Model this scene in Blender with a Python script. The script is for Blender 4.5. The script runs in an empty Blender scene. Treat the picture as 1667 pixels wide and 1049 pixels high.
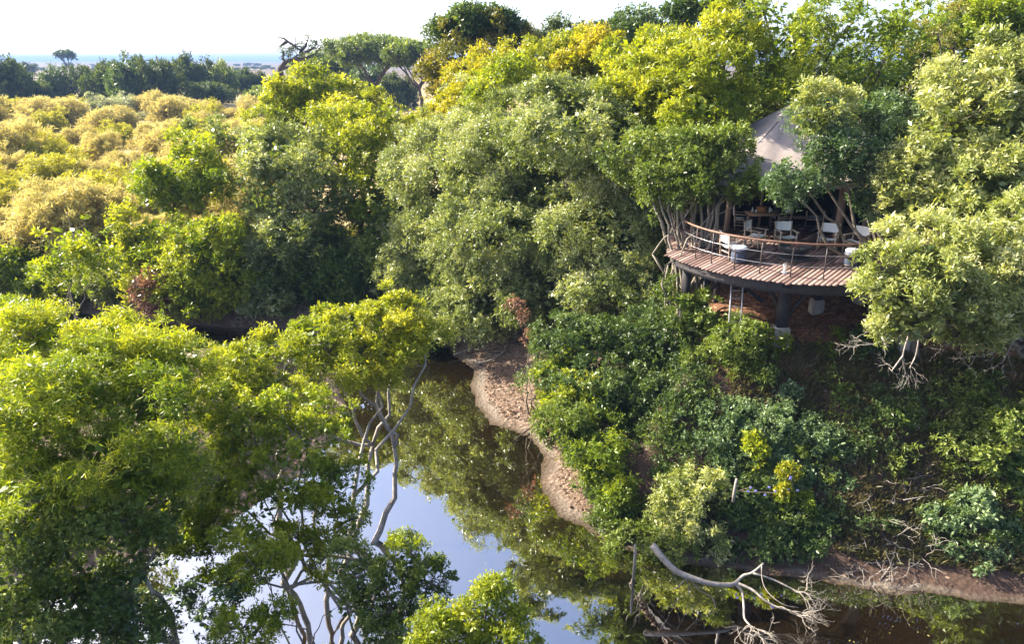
import bpy, bmesh, math, random
import numpy as np
from mathutils import Vector, Matrix
R = math.radians
SC = bpy.context.scene

# ------------------------------------------------------------ camera, sky, sun, exposure
PITCH = R(19.6); CP, SP = math.cos(PITCH), math.sin(PITCH); FPX = 1200.0; CAMZ = 14.0
cam_d = bpy.data.cameras.new('camera'); cam = bpy.data.objects.new('camera', cam_d)
SC.collection.objects.link(cam); SC.camera = cam
cam.location = (0, 0, CAMZ); cam.rotation_euler = (R(90) - PITCH, 0, 0)
cam_d.sensor_width = 36; cam_d.lens = 36 * FPX / 1667.0
cam_d.clip_start = 0.1; cam_d.clip_end = 40000
SUN = Vector((-0.80, 0.32, 0.55)).normalized()
SUN_EL = math.asin(SUN.z); SUN_AZ = math.atan2(SUN.x, SUN.y)
w = bpy.data.worlds.new('World'); SC.world = w; w.use_nodes = True
nt = w.node_tree; nt.nodes.clear()
sky = nt.nodes.new('ShaderNodeTexSky'); sky.sky_type = 'NISHITA'; sky.sun_disc = False
sky.sun_elevation = SUN_EL; sky.sun_rotation = SUN_AZ; sky.altitude = 1500
sky.air_density = 0.65; sky.dust_density = 7.5; sky.ozone_density = 0.4
bg = nt.nodes.new('ShaderNodeBackground'); bg.inputs[1].default_value = 0.135
wo = nt.nodes.new('ShaderNodeOutputWorld')
nt.links.new(sky.outputs[0], bg.inputs[0]); nt.links.new(bg.outputs[0], wo.inputs[0])
sun_d = bpy.data.lights.new('sun', 'SUN'); sun_d.energy = 5.0; sun_d.angle = R(0.5)
sun_d.color = (1.0, 0.91, 0.74)
sun_o = bpy.data.objects.new('sun', sun_d); SC.collection.objects.link(sun_o)
sun_o.rotation_euler = SUN.to_track_quat('Z', 'Y').to_euler()
SC.view_settings.view_transform = 'Standard'; SC.view_settings.look = 'None'
SC.view_settings.exposure = 2.15; SC.view_settings.gamma = 1.0
SC.render.engine = 'CYCLES'
cy = SC.cycles
cy.use_denoising = True
cy.max_bounces = 6; cy.diffuse_bounces = 3; cy.glossy_bounces = 2; cy.transmission_bounces = 4
cy.transparent_max_bounces = 4; cy.volume_bounces = 0
cy.sample_clamp_indirect = 6.0; cy.caustics_reflective = False; cy.caustics_refractive = False
cy.use_adaptive_sampling = False

# ------------------------------------------------------------ pixel helpers (photo pixel -> a real place)
def W(px, py, Y):
    u = (px - 833.5) / FPX; v = (py - 524.5) / FPX
    t = Y / (CP - v * SP)
    return np.array((u * t, Y, CAMZ + (-SP - v * CP) * t))
def mpp(px, py, Y):                      # metres per photo pixel at that place
    v = (py - 524.5) / FPX
    return Y / (CP - v * SP) / FPX
def G(px, py, z):
    u = (px - 833.5) / FPX; v = (py - 524.5) / FPX
    t = (z - CAMZ) / (-SP - v * CP)
    return np.array((u * t, (CP - v * SP) * t, z))
def nrm(a):
    return a / np.maximum(np.linalg.norm(a, axis=-1, keepdims=True), 1e-9)

# ------------------------------------------------------------ object helpers
COL = SC.collection
def tag(o, label=None, cat=None, group=None, kind=None):
    if label: o['label'] = label
    if cat: o['category'] = cat
    if group: o['group'] = group
    if kind: o['kind'] = kind
    return o
def empty(name, loc, label=None, cat=None, group=None, rz=0.0):
    o = bpy.data.objects.new(name, None); COL.objects.link(o)
    o.empty_display_size = 0.3
    o.location = tuple(float(c) for c in loc); o.rotation_euler = (0, 0, rz)
    return tag(o, label, cat, group)
def children(o):
    return [c for c in bpy.data.objects if c.parent == o]
def copy_tree(o, parent=None):
    c = o.copy(); COL.objects.link(c)
    if parent is not None: c.parent = parent
    for ch in children(o): copy_tree(ch, c)
    return c

class MB:
    """collects quads / tris, becomes ONE mesh object"""
    def __init__(s): s.v = []; s.q = []; s.r = []; s.n = 0
    def add(s, v, f, rnd=None):
        v = np.asarray(v, np.float32).reshape(-1, 3)
        f = np.asarray(f, np.int32).reshape(-1, 4)
        s.v.append(v); s.q.append(f + s.n); s.n += len(v)
        if rnd is None: rnd = np.full(len(f), 0.5, np.float32)
        s.r.append(np.asarray(rnd, np.float32))
    def box(s, c, size, rot=None, rnd=0.5):
        x, y, z = [k / 2 for k in size]
        v = np.array([(-x,-y,-z),(x,-y,-z),(x,y,-z),(-x,y,-z),(-x,-y,z),(x,-y,z),(x,y,z),(-x,y,z)])
        if rot is not None: v = v @ np.array(rot).T
        s.add(v + np.array(c), [(0,3,2,1),(4,5,6,7),(0,1,5,4),(1,2,6,5),(2,3,7,6),(3,0,4,7)], [rnd] * 6)
    def bar(s, a, b, w_, h_, rnd=0.5):
        a = np.array(a, float); b = np.array(b, float); d = b - a; L = np.linalg.norm(d); d /= L
        up = np.array((0, 0, 1.0)) if abs(d[2]) < 0.95 else np.array((0, 1.0, 0))
        sx = nrm(np.cross(up, d)); sz = np.cross(d, sx)
        s.box((a + b) / 2, (w_, L, h_), np.stack([sx, d, sz], 1), rnd)
    def tube(s, pts, rad, k=5, rnd=0.5, cap=True):
        P = np.asarray(pts, float); n = len(P)
        rad = np.broadcast_to(np.asarray(rad, float), (n,))
        T = np.gradient(P, axis=0); T = nrm(T)
        ref = np.array((0.31, 0.17, 0.93)) if abs(T[:, 2]).mean() < 0.8 else np.array((0.93, 0.3, 0.1))
        A = nrm(np.cross(T, ref)); B = np.cross(T, A)
        an = np.arange(k) * 2 * math.pi / k
        V = P[:, None] + rad[:, None, None] * (np.cos(an)[None, :, None] * A[:, None] + np.sin(an)[None, :, None] * B[:, None])
        V = V.reshape(-1, 3)
        i = np.arange(n - 1)[:, None] * k; j = np.arange(k)[None]; j2 = (j + 1) % k
        F = np.stack([i + j, i + j2, i + k + j2, i + k + j], -1).reshape(-1, 4)
        if cap:
            V = np.vstack([V, P[:1], P[-1:]]); c0, c1 = n * k, n * k + 1
            jj = np.arange(k); a = np.stack([np.full(k, c0), (jj + 1) % k, jj, jj], -1)
            b = np.stack([np.full(k, c1), (n-1)*k + jj, (n-1)*k + (jj + 1) % k, (n-1)*k + (jj + 1) % k], -1)
            F = np.vstack([F, a, b])
        s.add(V, F, np.full(len(F), rnd))
    def lathe(s, prof, c=(0, 0, 0), k=20, rnd=0.5):
        P = np.array(prof, float); n = len(P); an = np.arange(k) * 2 * math.pi / k
        V = np.stack([P[:, 0:1] * np.cos(an), P[:, 0:1] * np.sin(an), np.repeat(P[:, 1:2], k, 1)], -1).reshape(-1, 3) + np.array(c)
        i = np.arange(n - 1)[:, None] * k; j = np.arange(k)[None]; j2 = (j + 1) % k
        F = np.stack([i + j, i + j2, i + k + j2, i + k + j], -1).reshape(-1, 4)
        s.add(V, F, np.full(len(F), rnd))
    def build(s, name, mat, parent=None, origin=(0, 0, 0), smooth=False):
        me = bpy.data.meshes.new(name)
        if s.v:
            V = np.vstack(s.v) - np.asarray(origin, np.float32); Q = np.vstack(s.q); r = np.concatenate(s.r)
            tri = Q[:, 2] == Q[:, 3]
            nf = len(Q); tot = np.where(tri, 3, 4).astype(np.int32)
            start = np.concatenate([[0], np.cumsum(tot)[:-1]]).astype(np.int32)
            keep = np.ones((nf, 4), bool); keep[tri, 3] = False
            loops = Q[keep]
            me.vertices.add(len(V)); me.vertices.foreach_set('co', V.astype(np.float32).ravel())
            me.loops.add(len(loops)); me.loops.foreach_set('vertex_index', loops.astype(np.int32))
            me.polygons.add(nf); me.polygons.foreach_set('loop_start', start)
            me.polygons.foreach_set('loop_total', tot)
            if smooth: me.polygons.foreach_set('use_smooth', np.ones(nf, bool))
            at = me.attributes.new('rnd', 'FLOAT', 'FACE'); at.data.foreach_set('value', r)
            me.update(calc_edges=True)
        me.materials.append(mat)
        o = bpy.data.objects.new(name, me); COL.objects.link(o)
        if parent is not None: o.parent = parent
        else: o.location = tuple(float(c) for c in origin)
        return o

# ------------------------------------------------------------ materials
def new_mat(name):
    m = bpy.data.materials.new(name); m.use_nodes = True
    nt = m.node_tree; nt.nodes.clear()
    out = nt.nodes.new('ShaderNodeOutputMaterial')
    return m, nt, out
def ramp(nt, stops, src=None):
    r = nt.nodes.new('ShaderNodeValToRGB'); e = r.color_ramp.elements
    while len(e) < len(stops): e.new(0.5)
    for k, (p, c) in enumerate(stops):
        e[k].position = p; e[k].color = (*c, 1)
    if src is not None: nt.links.new(src, r.inputs[0])
    return r
def noise(nt, scale, detail=4, rough=0.55, src=None, dist=0.0):
    n = nt.nodes.new('ShaderNodeTexNoise'); n.inputs['Scale'].default_value = scale
    n.inputs['Detail'].default_value = detail; n.inputs['Roughness'].default_value = rough
    n.inputs['Distortion'].default_value = dist
    if src is not None: nt.links.new(src, n.inputs['Vector'])
    return n
def mixc(nt, a, b, f, mode='MIX'):
    m = nt.nodes.new('ShaderNodeMix'); m.data_type = 'RGBA'; m.blend_type = mode
    for k, s in ((6, a), (7, b)):
        if isinstance(s, tuple): m.inputs[k].default_value = (*s, 1)
        else: nt.links.new(s, m.inputs[k])
    if isinstance(f, (int, float)): m.inputs[0].default_value = f
    else: nt.links.new(f, m.inputs[0])
    return m.outputs[2]
def math_(nt, op, a, b=None, c=None, clamp=False):
    m = nt.nodes.new('ShaderNodeMath'); m.operation = op; m.use_clamp = clamp
    for k, s in enumerate((a, b, c)):
        if s is None: continue
        if isinstance(s, (int, float)): m.inputs[k].default_value = s
        else: nt.links.new(s, m.inputs[k])
    return m.outputs[0]
def leaf_mat(name, cols, trans=(1.3, 1.25, 0.4), tfac=0.4, rough=0.42, spec=0.35):
    m, nt, out = new_mat(name)
    a = nt.nodes.new('ShaderNodeAttribute'); a.attribute_name = 'rnd'; a.attribute_type = 'GEOMETRY'
    n = len(cols); r = ramp(nt, [(k / (n - 1), c) for k, c in enumerate(cols)], a.outputs['Fac'])
    p = nt.nodes.new('ShaderNodeBsdfPrincipled'); nt.links.new(r.outputs[0], p.inputs['Base Color'])
    p.inputs['Roughness'].default_value = rough; p.inputs['Specular IOR Level'].default_value = spec
    t = nt.nodes.new('ShaderNodeBsdfTranslucent')
    nt.links.new(mixc(nt, r.outputs[0], trans, 1.0, 'MULTIPLY'), t.inputs[0])
    mx = nt.nodes.new('ShaderNodeMixShader'); mx.inputs[0].default_value = tfac
    nt.links.new(p.outputs[0], mx.inputs[1]); nt.links.new(t.outputs[0], mx.inputs[2])
    nt.links.new(mx.outputs[0], out.inputs[0])
    return m
def rough_mat(name, c1, c2, scale=6, rough=0.8, spec=0.3, bump=0.3, stretch=(1, 1, 1), metal=0.0, use_rnd=0.0, bscale=None):
    m, nt, out = new_mat(name)
    tc = nt.nodes.new('ShaderNodeTexCoord'); mp = nt.nodes.new('ShaderNodeMapping')
    mp.inputs['Scale'].default_value = stretch; nt.links.new(tc.outputs['Object'], mp.inputs[0])
    n = noise(nt, scale, 6, 0.65, mp.outputs[0], 0.4)
    f = n.outputs[0]
    if use_rnd:
        a = nt.nodes.new('ShaderNodeAttribute'); a.attribute_name = 'rnd'
        f = math_(nt, 'ADD', math_(nt, 'MULTIPLY', f, 1 - use_rnd), math_(nt, 'MULTIPLY', a.outputs['Fac'], use_rnd))
    r = ramp(nt, [(0.3, c1), (0.7, c2)], f)
    p = nt.nodes.new('ShaderNodeBsdfPrincipled'); nt.links.new(r.outputs[0], p.inputs['Base Color'])
    p.inputs['Roughness'].default_value = rough; p.inputs['Specular IOR Level'].default_value = spec
    p.inputs['Metallic'].default_value = metal
    if bump:
        b = nt.nodes.new('ShaderNodeBump'); b.inputs['Strength'].default_value = bump; b.inputs['Distance'].default_value = 0.02
        n2 = noise(nt, bscale or scale * 3, 5, 0.7, mp.outputs[0]); nt.links.new(n2.outputs[0], b.inputs['Height'])
        nt.links.new(b.outputs[0], p.inputs['Normal'])
    nt.links.new(p.outputs[0], out.inputs[0])
    return m

M = {}
M['silver'] = leaf_mat('leaf_silver', [(.055,.085,.02),(.13,.17,.045),(.24,.28,.11),(.46,.47,.29)], tfac=.36, rough=.38, spec=.4)
M['olive'] = leaf_mat('leaf_olive', [(.045,.06,.01),(.10,.11,.016),(.19,.18,.03),(.28,.21,.05)], tfac=.38)
M['yellow'] = leaf_mat('leaf_yellow', [(.055,.095,.01),(.14,.19,.014),(.27,.30,.022),(.46,.44,.05)], tfac=.43)
M['lime'] = leaf_mat('leaf_lime', [(.04,.08,.01),(.11,.17,.014),(.24,.29,.02),(.44,.43,.035)], tfac=.43)
M['orange'] = leaf_mat('leaf_orange', [(.07,.11,.01),(.17,.21,.012),(.32,.31,.018),(.44,.32,.03)], tfac=.43)
M['green'] = leaf_mat('leaf_green', [(.03,.058,.01),(.065,.105,.016),(.13,.18,.03),(.27,.31,.08)], tfac=.38)
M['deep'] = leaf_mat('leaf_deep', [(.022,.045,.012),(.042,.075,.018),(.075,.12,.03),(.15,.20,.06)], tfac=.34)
M['blue'] = leaf_mat('leaf_bluegreen', [(.03,.06,.025),(.06,.105,.04),(.11,.17,.07),(.22,.29,.14)], tfac=.34)
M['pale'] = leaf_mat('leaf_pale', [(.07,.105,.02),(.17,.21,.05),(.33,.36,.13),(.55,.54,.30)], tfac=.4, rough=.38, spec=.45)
M['far'] = leaf_mat('leaf_far', [(.03,.055,.02),(.05,.08,.022),(.08,.11,.03),(.11,.14,.04)], tfac=.3, rough=.6, spec=.2)
M['gold'] = leaf_mat('leaf_gold', [(.22,.185,.055),(.35,.30,.09),(.50,.44,.17),(.40,.39,.11)], tfac=.4, rough=.6, spec=.2, trans=(1.1,1.0,.7))
M['goldgreen'] = leaf_mat('leaf_goldgreen', [(.15,.16,.02),(.26,.26,.035),(.38,.35,.06),(.30,.33,.05)], tfac=.4, rough=.6, spec=.2)
M['greyleaf'] = leaf_mat('leaf_grey', [(.13,.16,.10),(.20,.23,.15),(.30,.32,.22),(.38,.38,.28)], tfac=.3)
M['dry'] = leaf_mat('leaf_dry', [(.10,.05,.03),(.20,.10,.06),(.28,.15,.09),(.36,.22,.12)], tfac=.3, trans=(1.1,.9,.7))
M['grass'] = leaf_mat('grass_blades', [(.045,.05,.014),(.08,.08,.025),(.13,.105,.05),(.19,.15,.08)], tfac=.3)
M['flower'] = leaf_mat('flower_lilac', [(.35,.32,.75),(.5,.48,.9),(.6,.58,.95)], tfac=.3, trans=(1,1,1.1))
M['bark'] = rough_mat('bark', (.07,.055,.04), (.20,.17,.13), 5, .9, .2, .6, (1, 1, .3))
M['bark_pale'] = rough_mat('bark_pale', (.10,.085,.065), (.30,.26,.21), 6, .85, .2, .5, (1, 1, .35))
M['bark_dark'] = rough_mat('bark_dark', (.03,.025,.02), (.09,.07,.055), 6, .9, .2, .5, (1, 1, .35))
M['driftwood'] = rough_mat('driftwood', (.14,.12,.10), (.36,.32,.28), 7, .8, .3, .5, (1, 1, 1))
M['twig'] = rough_mat('twig', (.16,.12,.08), (.30,.24,.18), 8, .9, .2, 0)

# ------------------------------------------------------------ foliage
def rand_unit(rng, n):
    return nrm(rng.normal(size=(n, 3)))
def vnoise(P, scale, seed=0):
    """cheap smooth value noise in [0,1] for arrays of points"""
    rng = np.random.default_rng(seed); out = np.zeros(len(P)); amp = 1; tot = 0
    for o in range(3):
        for k in range(4):
            d = rng.normal(size=3); d /= np.linalg.norm(d)
            out += amp * np.sin((P @ d) * (2 ** o) * scale * 2.2 + rng.uniform(0, 7)); 
        tot += amp * 2.0; amp *= 0.55
    return np.clip(0.5 + 0.5 * out / tot, 0, 1)
def leaf_cloud(mb, C, Rr, O, L, cover=1.5, asp=0.4, nl=8, slen=0.55, up=0.3, out=0.8, droop=0.0, flat=0.7, rng=None, rc=None, spread=0.9, n_fixed=None):
    """tufts C (N,3), radius Rr (N,), outward dirs O (N,3) -> sprigs of leaves"""
    N = len(C)
    la = 0.5 * asp * L * L
    ns = np.maximum(1, (cover * math.pi * Rr ** 2 / la / nl)).astype(int) if n_fixed is None else np.full(N, n_fixed)
    idx = np.repeat(np.arange(N), ns); S = len(idx)
    if S == 0: return
    a = nrm(rand_unit(rng, S) + O[idx] * out + np.array((0, 0, up)))
    r = Rr[idx]
    st = C[idx] + a * (r * rng.uniform(0.05, 0.75, S) ** 0.7)[:, None]
    s = nrm(a + 0.45 * rand_unit(rng, S) + np.array((0, 0, 0.25 - droop)))
    sl = slen * r * rng.uniform(0.6, 1.2, S)
    ref = rand_unit(rng, S); p1 = nrm(np.cross(s, ref)); p2 = np.cross(s, p1)
    j = np.arange(nl); t = (j + 0.7) / nl
    ang = j * 2.4
    pos = st[:, None] + s[:, None] * (sl[:, None] * t)[..., None]
    pos[..., 2] -= droop * (sl[:, None] * t ** 2)
    d = s[:, None] * 0.55 + spread * (np.cos(ang)[None, :, None] * p1[:, None] + np.sin(ang)[None, :, None] * p2[:, None])
    d = d + 0.25 * rng.normal(size=d.shape); d[..., 2] -= droop * 0.5
    pos = pos.reshape(-1, 3); d = nrm(d.reshape(-1, 3)); n = len(pos)
    nn = rng.normal(size=(n, 3)) * (1 - flat) * 1.3; nn[:, 2] += flat
    side = nrm(np.cross(d, nn))
    Ls = L * (.5 + 1.1 * rng.random(n) ** 1.5) * np.repeat(np.repeat(rng.uniform(.75, 1.3, N)[idx], 1), nl)
    a0 = pos; a2 = pos + d * Ls[:, None]
    mid = pos + d * (Ls * 0.42)[:, None]; w2 = (Ls * asp * 0.5)[:, None] * side
    V = np.stack([a0, mid + w2, a2, mid - w2], 1).reshape(-1, 3)
    F = (np.arange(n) * 4)[:, None] + np.arange(4)
    if rc is None: rc = rng.random(N)
    rr = 0.50 * np.repeat(rc[idx], nl) + 0.30 * rng.random(n) + 0.22 * np.tile(t, S) + .18 * np.repeat(np.maximum(a[:, 2], -.3), nl) * rng.random(n)
    mb.add(V, F, np.clip(rr, 0, 1))
def loose_leaves(mb, P, L, asp, rng, flat=0.5, rc=0.3):
    n = len(P); d = rand_unit(rng, n); d[:, 2] *= 0.5; d = nrm(d)
    nn = rng.normal(size=(n, 3)) * (1 - flat) * 1.3; nn[:, 2] += flat
    side = nrm(np.cross(d, nn)); Ls = L * rng.uniform(0.7, 1.3, n)
    w2 = (Ls * asp * 0.5)[:, None] * side; mid = P + d * (Ls * .45)[:, None]
    V = np.stack([P, mid + w2, P + d * Ls[:, None], mid - w2], 1).reshape(-1, 3)
    mb.add(V, (np.arange(n) * 4)[:, None] + np.arange(4), np.clip(rng.random(n) * .5 + rc * .5, 0, 1))
def bez(a, b, sag, rng, n=6, wob=0.06):
    a = np.array(a, float); b = np.array(b, float); L = np.linalg.norm(b - a)
    c = (a + b) / 2 + np.array(sag) * L
    t = np.linspace(0, 1, n)[:, None]
    P = (1 - t) ** 2 * a + 2 * t * (1 - t) * c + t * t * b
    P[1:-1] += rng.normal(size=(n - 2, 3)) * L * wob
    return P

SPEC = {  # leaf length as metres per metre of distance, aspect, flat, droop, tuft radius factor
 'fine':    dict(k=.0039, asp=.40, flat=.3, droop=.15, up=.25, nl=8, slen=.7),
 'shoot':   dict(k=.0049, asp=.34, flat=.35, droop=.0, up=.5, nl=8, slen=.6),
 'feather': dict(k=.0062, asp=.2, flat=.4, droop=.25, up=.35, nl=10, slen=.9),
 'broad':   dict(k=.0057, asp=.44, flat=.45, droop=.1, up=.3, nl=7, slen=.6),
 'flat':    dict(k=.0030, asp=.5, flat=.8, droop=.0, up=.2, nl=8, slen=.5),
}
def blob_tufts(blobs, tr, dens, rng, gap=0.0, shell=0.62, low=-1.0):
    """blobs: list (center, (rx,ry,rz)). returns tufts C, R, O"""
    Cs, Os, Bi, Fs = [], [], [], []
    for bi, (c, rad) in enumerate(blobs):
        c = np.array(c); rad = np.array(rad)
        area = 4 * math.pi * ((rad[0]*rad[1])**1.6/3 + (rad[0]*rad[2])**1.6/3 + (rad[1]*rad[2])**1.6/3) ** (1/1.6)
        n = max(4, int(dens * area / (math.pi * tr * tr)))
        u = rand_unit(rng, n)
        f = rng.uniform(shell, 1.0, n) + np.minimum(rng.exponential(.11, n), .46)
        lump = 0.66 + 0.56 * vnoise(u * 3.2 + c, 1.0, bi + 3)
        P = c + u * rad * (f * lump)[:, None]
        k = u[:, 2] > low
        Cs.append(P[k]); Os.append(nrm(u[k] / rad * rad.mean())); Bi.append(np.full(k.sum(), bi)); Fs.append(f[k])
    C = np.vstack(Cs); O = np.vstack(Os); B = np.concatenate(Bi)
    keep = np.ones(len(C), bool)
    for bi, (c, rad) in enumerate(blobs):          # drop tufts deep inside another blob
        q = np.linalg.norm((C - np.array(c)) / np.array(rad), axis=1)
        keep &= ~((q < 0.55) & (B != bi))
    if gap > 0: keep &= (.6 * vnoise(C, .8 / max(tr, .2) * .5, 11) + .4 * vnoise(C, 1.9 / max(tr, .2) * .5, 12)) > gap + .12
    F_ = np.concatenate(Fs)[keep]
    return C[keep], np.full(keep.sum(), tr) * rng.choice([.45, .65, .9, 1.25], keep.sum(), p=[.25, .3, .3, .15]) * np.clip(1.25 - (F_ - 1) * 2.2, .4, 1), O[keep]
CNT = [0]
def in_poly(P2, poly):
    ins = np.zeros(len(P2), bool); n = len(poly)
    for i in range(n):
        a, b = poly[i], poly[(i + 1) % n]
        c = ((a[1] > P2[:, 1]) != (b[1] > P2[:, 1])) & (P2[:, 0] < (b[0] - a[0]) * (P2[:, 1] - a[1]) / (b[1] - a[1] + 1e-9) + a[0]); ins ^= c
    return ins
OPEN = [  # gaps the crowns leave: (outline, nearer than this Y, share of tufts missing)
 ([(1238, 214), (1312, 176), (1312, 230), (1262, 252)], 27, .9), ([(1200, 262), (1242, 248), (1238, 288), (1186, 290)], 27, .6),
 ([(1185, 322), (1262, 320), (1275, 345), (1335, 300), (1402, 305), (1402, 372), (1385, 420), (1368, 440), (1362, 475), (1095, 475), (1095, 405), (1110, 362), (1180, 350)], 27, .97),
 ([(1058, 325), (1195, 318), (1195, 380), (1110, 440), (1080, 400)], 28.5, .92),
 ([(1195, 465), (1360, 475), (1360, 520), (1290, 530), (1240, 512), (1195, 505)], 26, .95),
 ([(765, 560), (860, 556), (884, 640), (872, 705), (800, 695), (762, 655)], 30, .97), ([(876, 735), (912, 735), (955, 800), (985, 872), (905, 845), (872, 785)], 30, .55),
 ([(730, 640), (870, 720), (880, 790), (905, 850), (1010, 905), (1000, 1000), (880, 960), (745, 900), (600, 850), (700, 700)], 30, .97),
 ([(1290, 500), (1370, 500), (1400, 560), (1440, 600), (1400, 622), (1310, 622), (1290, 580)], 26, .85), ([(350, 530), (480, 500), (505, 520), (440, 555), (350, 590)], 37, .95),
 ([(640, 650), (722, 598), (722, 700), (700, 720), (640, 760), (600, 800), (590, 720)], 30, .7),
 ([(650, 100), (685, 112), (700, 160), (670, 165), (655, 135)], 70, .9), ([(275, 935), (320, 950), (320, 1049), (285, 1049)], 15, .7), ([(480, 930), (560, 950), (560, 1049), (490, 1049)], 15, .7)]
def prune(C, rng):
    d = C - np.array((0, 0, CAMZ)); zd = d[:, 1] * CP - d[:, 2] * SP; up = d[:, 1] * SP + d[:, 2] * CP
    P2 = np.stack([833.5 + FPX * d[:, 0] / zd, 524.5 - FPX * up / zd], -1); keep = np.ones(len(C), bool)
    for poly, ymax, share in OPEN: keep &= ~(in_poly(P2, poly) & (C[:, 1] < ymax) & (rng.random(len(C)) < share))
    return keep
def split(blobs, rng, n=4):
    out = []
    for c, rad in blobs:
        c = np.array(c); rad = np.array(rad); out.append((c, rad * .84))
        for k in range(n):
            u = rand_unit(rng, 1)[0]; u[2] = abs(u[2]) * .8 - .25 if rng.random() < .7 else u[2]; u = nrm(u)
            s = rng.uniform(.4, .66); out.append((c + u * rad * (1.06 - s * .78), rad * s))
    return out
def foliage(mb, blobs, spec, dist, rng, tr=None, dens=1.2, cover=1.5, gap=0.0, core=1.0, low=-1.0, kmul=1.0, shell=.62, lumpy=True):
    sp = SPEC[spec]; L = sp['k'] * dist * kmul
    mr = np.mean([np.mean(b[1]) for b in blobs])
    if tr is None: tr = max(L * 3.5, min(0.34 * mr, 0.55))
    sb = split(blobs, rng) if lumpy else blobs
    C, Rr, O = blob_tufts(sb, tr, dens, rng, gap, low=low, shell=shell)
    if lumpy: k_ = prune(C, rng); C, Rr, O = C[k_], Rr[k_], O[k_]
    rc = np.clip(vnoise(C, .5, 5) * .8 + rng.normal(size=len(C)) * .2 + .1, 0, 1)
    leaf_cloud(mb, C, Rr, O, L, cover, sp['asp'], sp['nl'], sp['slen'], sp['up'], .8, sp['droop'], sp['flat'], rng, rc)
    if core > 0:
        for c, rad in blobs:
            rad = np.array(rad); vol = np.prod(rad); Lc = L * 2.2
            n = int(core * 5.0 * vol ** (2/3) / (Lc * Lc * .3))
            P = np.array(c) + rand_unit(rng, n) * rad * (rng.random(n)[:, None] ** .45) * .68
            if lumpy: P = P[prune(P, rng)]
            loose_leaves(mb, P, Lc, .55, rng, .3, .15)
    return C, Rr
def grow(tmb, base, blobs, C, rng, tr_, stems=1, nb=14, lean=None, bend=.12, twig=.012, k=6, splay=.3):
    """trunk(s) from base up, a limb into every blob, branches out to tufts"""
    base = np.array(base, float); cen = np.array([b[0] for b in blobs], float)
    sz = np.array([np.mean(b[1]) for b in blobs])
    mid = (cen * sz[:, None]).sum(0) / sz.sum()
    forks = []
    for s in range(stems):
        a = rng.uniform(0, 6.28); off = np.array((math.cos(a), math.sin(a), 0)) * (splay if stems > 1 else 0) * rng.uniform(.3, 1)
        b0 = base + off; 
        f = base + (mid - base) * rng.uniform(.38, .55) + off * 2.5
        P = bez(b0 - np.array((0, 0, .3)), f, rng.normal(size=3) * bend * np.array((1, 1, .2)), rng, 8, .015)
        r0 = tr_ * (1 if stems == 1 else rng.uniform(.5, .8))
        rads = np.linspace(r0 * 1.15, r0 * .6, 8); rads[0] *= 1.25
        tmb.tube(P, rads, k); forks.append((f, r0 * .6))
    limbs = []
    for i in range(len(blobs)):
        f, r = forks[i % len(forks)]
        P = bez(f, cen[i] + rng.normal(size=3) * sz[i] * .1, np.array((0, 0, -.12)) + rng.normal(size=3) * .08, rng, 8, .03)
        tmb.tube(P, np.linspace(r * .95, r * .35, 8), k); limbs.append((P, r))
    for P, r in limbs + []:
        pass
    if len(C) and nb:
        allP = np.vstack([P for P, _ in limbs]); allr = np.concatenate([np.linspace(r * .8, r * .35, 8) for _, r in limbs])
        pick = rng.choice(len(C), min(len(C), nb * len(blobs)), replace=False)
        for i in pick:
            dd = np.linalg.norm(allP - C[i], axis=1); j = np.argmin(dd + rng.random(len(dd)) * dd.min())
            P = bez(allP[j], C[i], np.array((0, 0, -.08)) + rng.normal(size=3) * .1, rng, 5, .05)
            r = max(twig, min(allr[j] * .5, .012 * dd[j] + twig))
            tmb.tube(P, np.linspace(r, twig * .5, 5), 4, cap=False)
# ------------------------------------------------------------ the land: one sheet, river cut into it
RIVER = np.array([(40, 14.0), (22, 15.2), (13.9, 16.3), (10.5, 16.7), (8.5, 17.2), (6.5, 17.7), (4.8, 18.0), (2.9, 18.95), (1.45, 20.4),
    (.95, 22.5), (1.05, 24.4), (.6, 25.8), (-.85, 26.9), (-1.7, 28.7), (-2.0, 30.6), (-2.0, 32.4), (-3.3, 35.3), (-7, 37.3),
    (-11.3, 38.1), (-16, 38.2), (-22, 39.5), (-31, 43), (-45, 47), (-70, 46), (-70, 41), (-45, 42), (-31, 38.5), (-22, 35.2), (-16, 34.0), (-11, 33.6),
    (-8.2, 32), (-7.0, 28), (-7.4, 23), (-9.8, 19), (-14.5, 15.5), (-18, 8), (-19, -2), (-21, -20), (30, -20), (40, -4)], float)
def river_dist(x, y):
    """signed distance to the water's edge, positive on land"""
    P = np.stack([x, y], -1); A = RIVER; B = np.roll(RIVER, -1, 0)
    best = np.full(len(P), 1e9); inside = np.zeros(len(P), bool)
    for a, b in zip(A, B):
        ab = b - a; t = np.clip(((P - a) @ ab) / (ab @ ab), 0, 1)
        d = np.linalg.norm(P - (a + t[:, None] * ab), axis=1); best = np.minimum(best, d)
        c = ((a[1] > P[:, 1]) != (b[1] > P[:, 1])) & (P[:, 0] < (b[0] - a[0]) * (P[:, 1] - a[1]) / (b[1] - a[1] + 1e-12) + a[0])
        inside ^= c
    return np.where(inside, -best, best)
def sstep(t): t = np.clip(t, 0, 1); return t * t * (3 - 2 * t)
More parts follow.
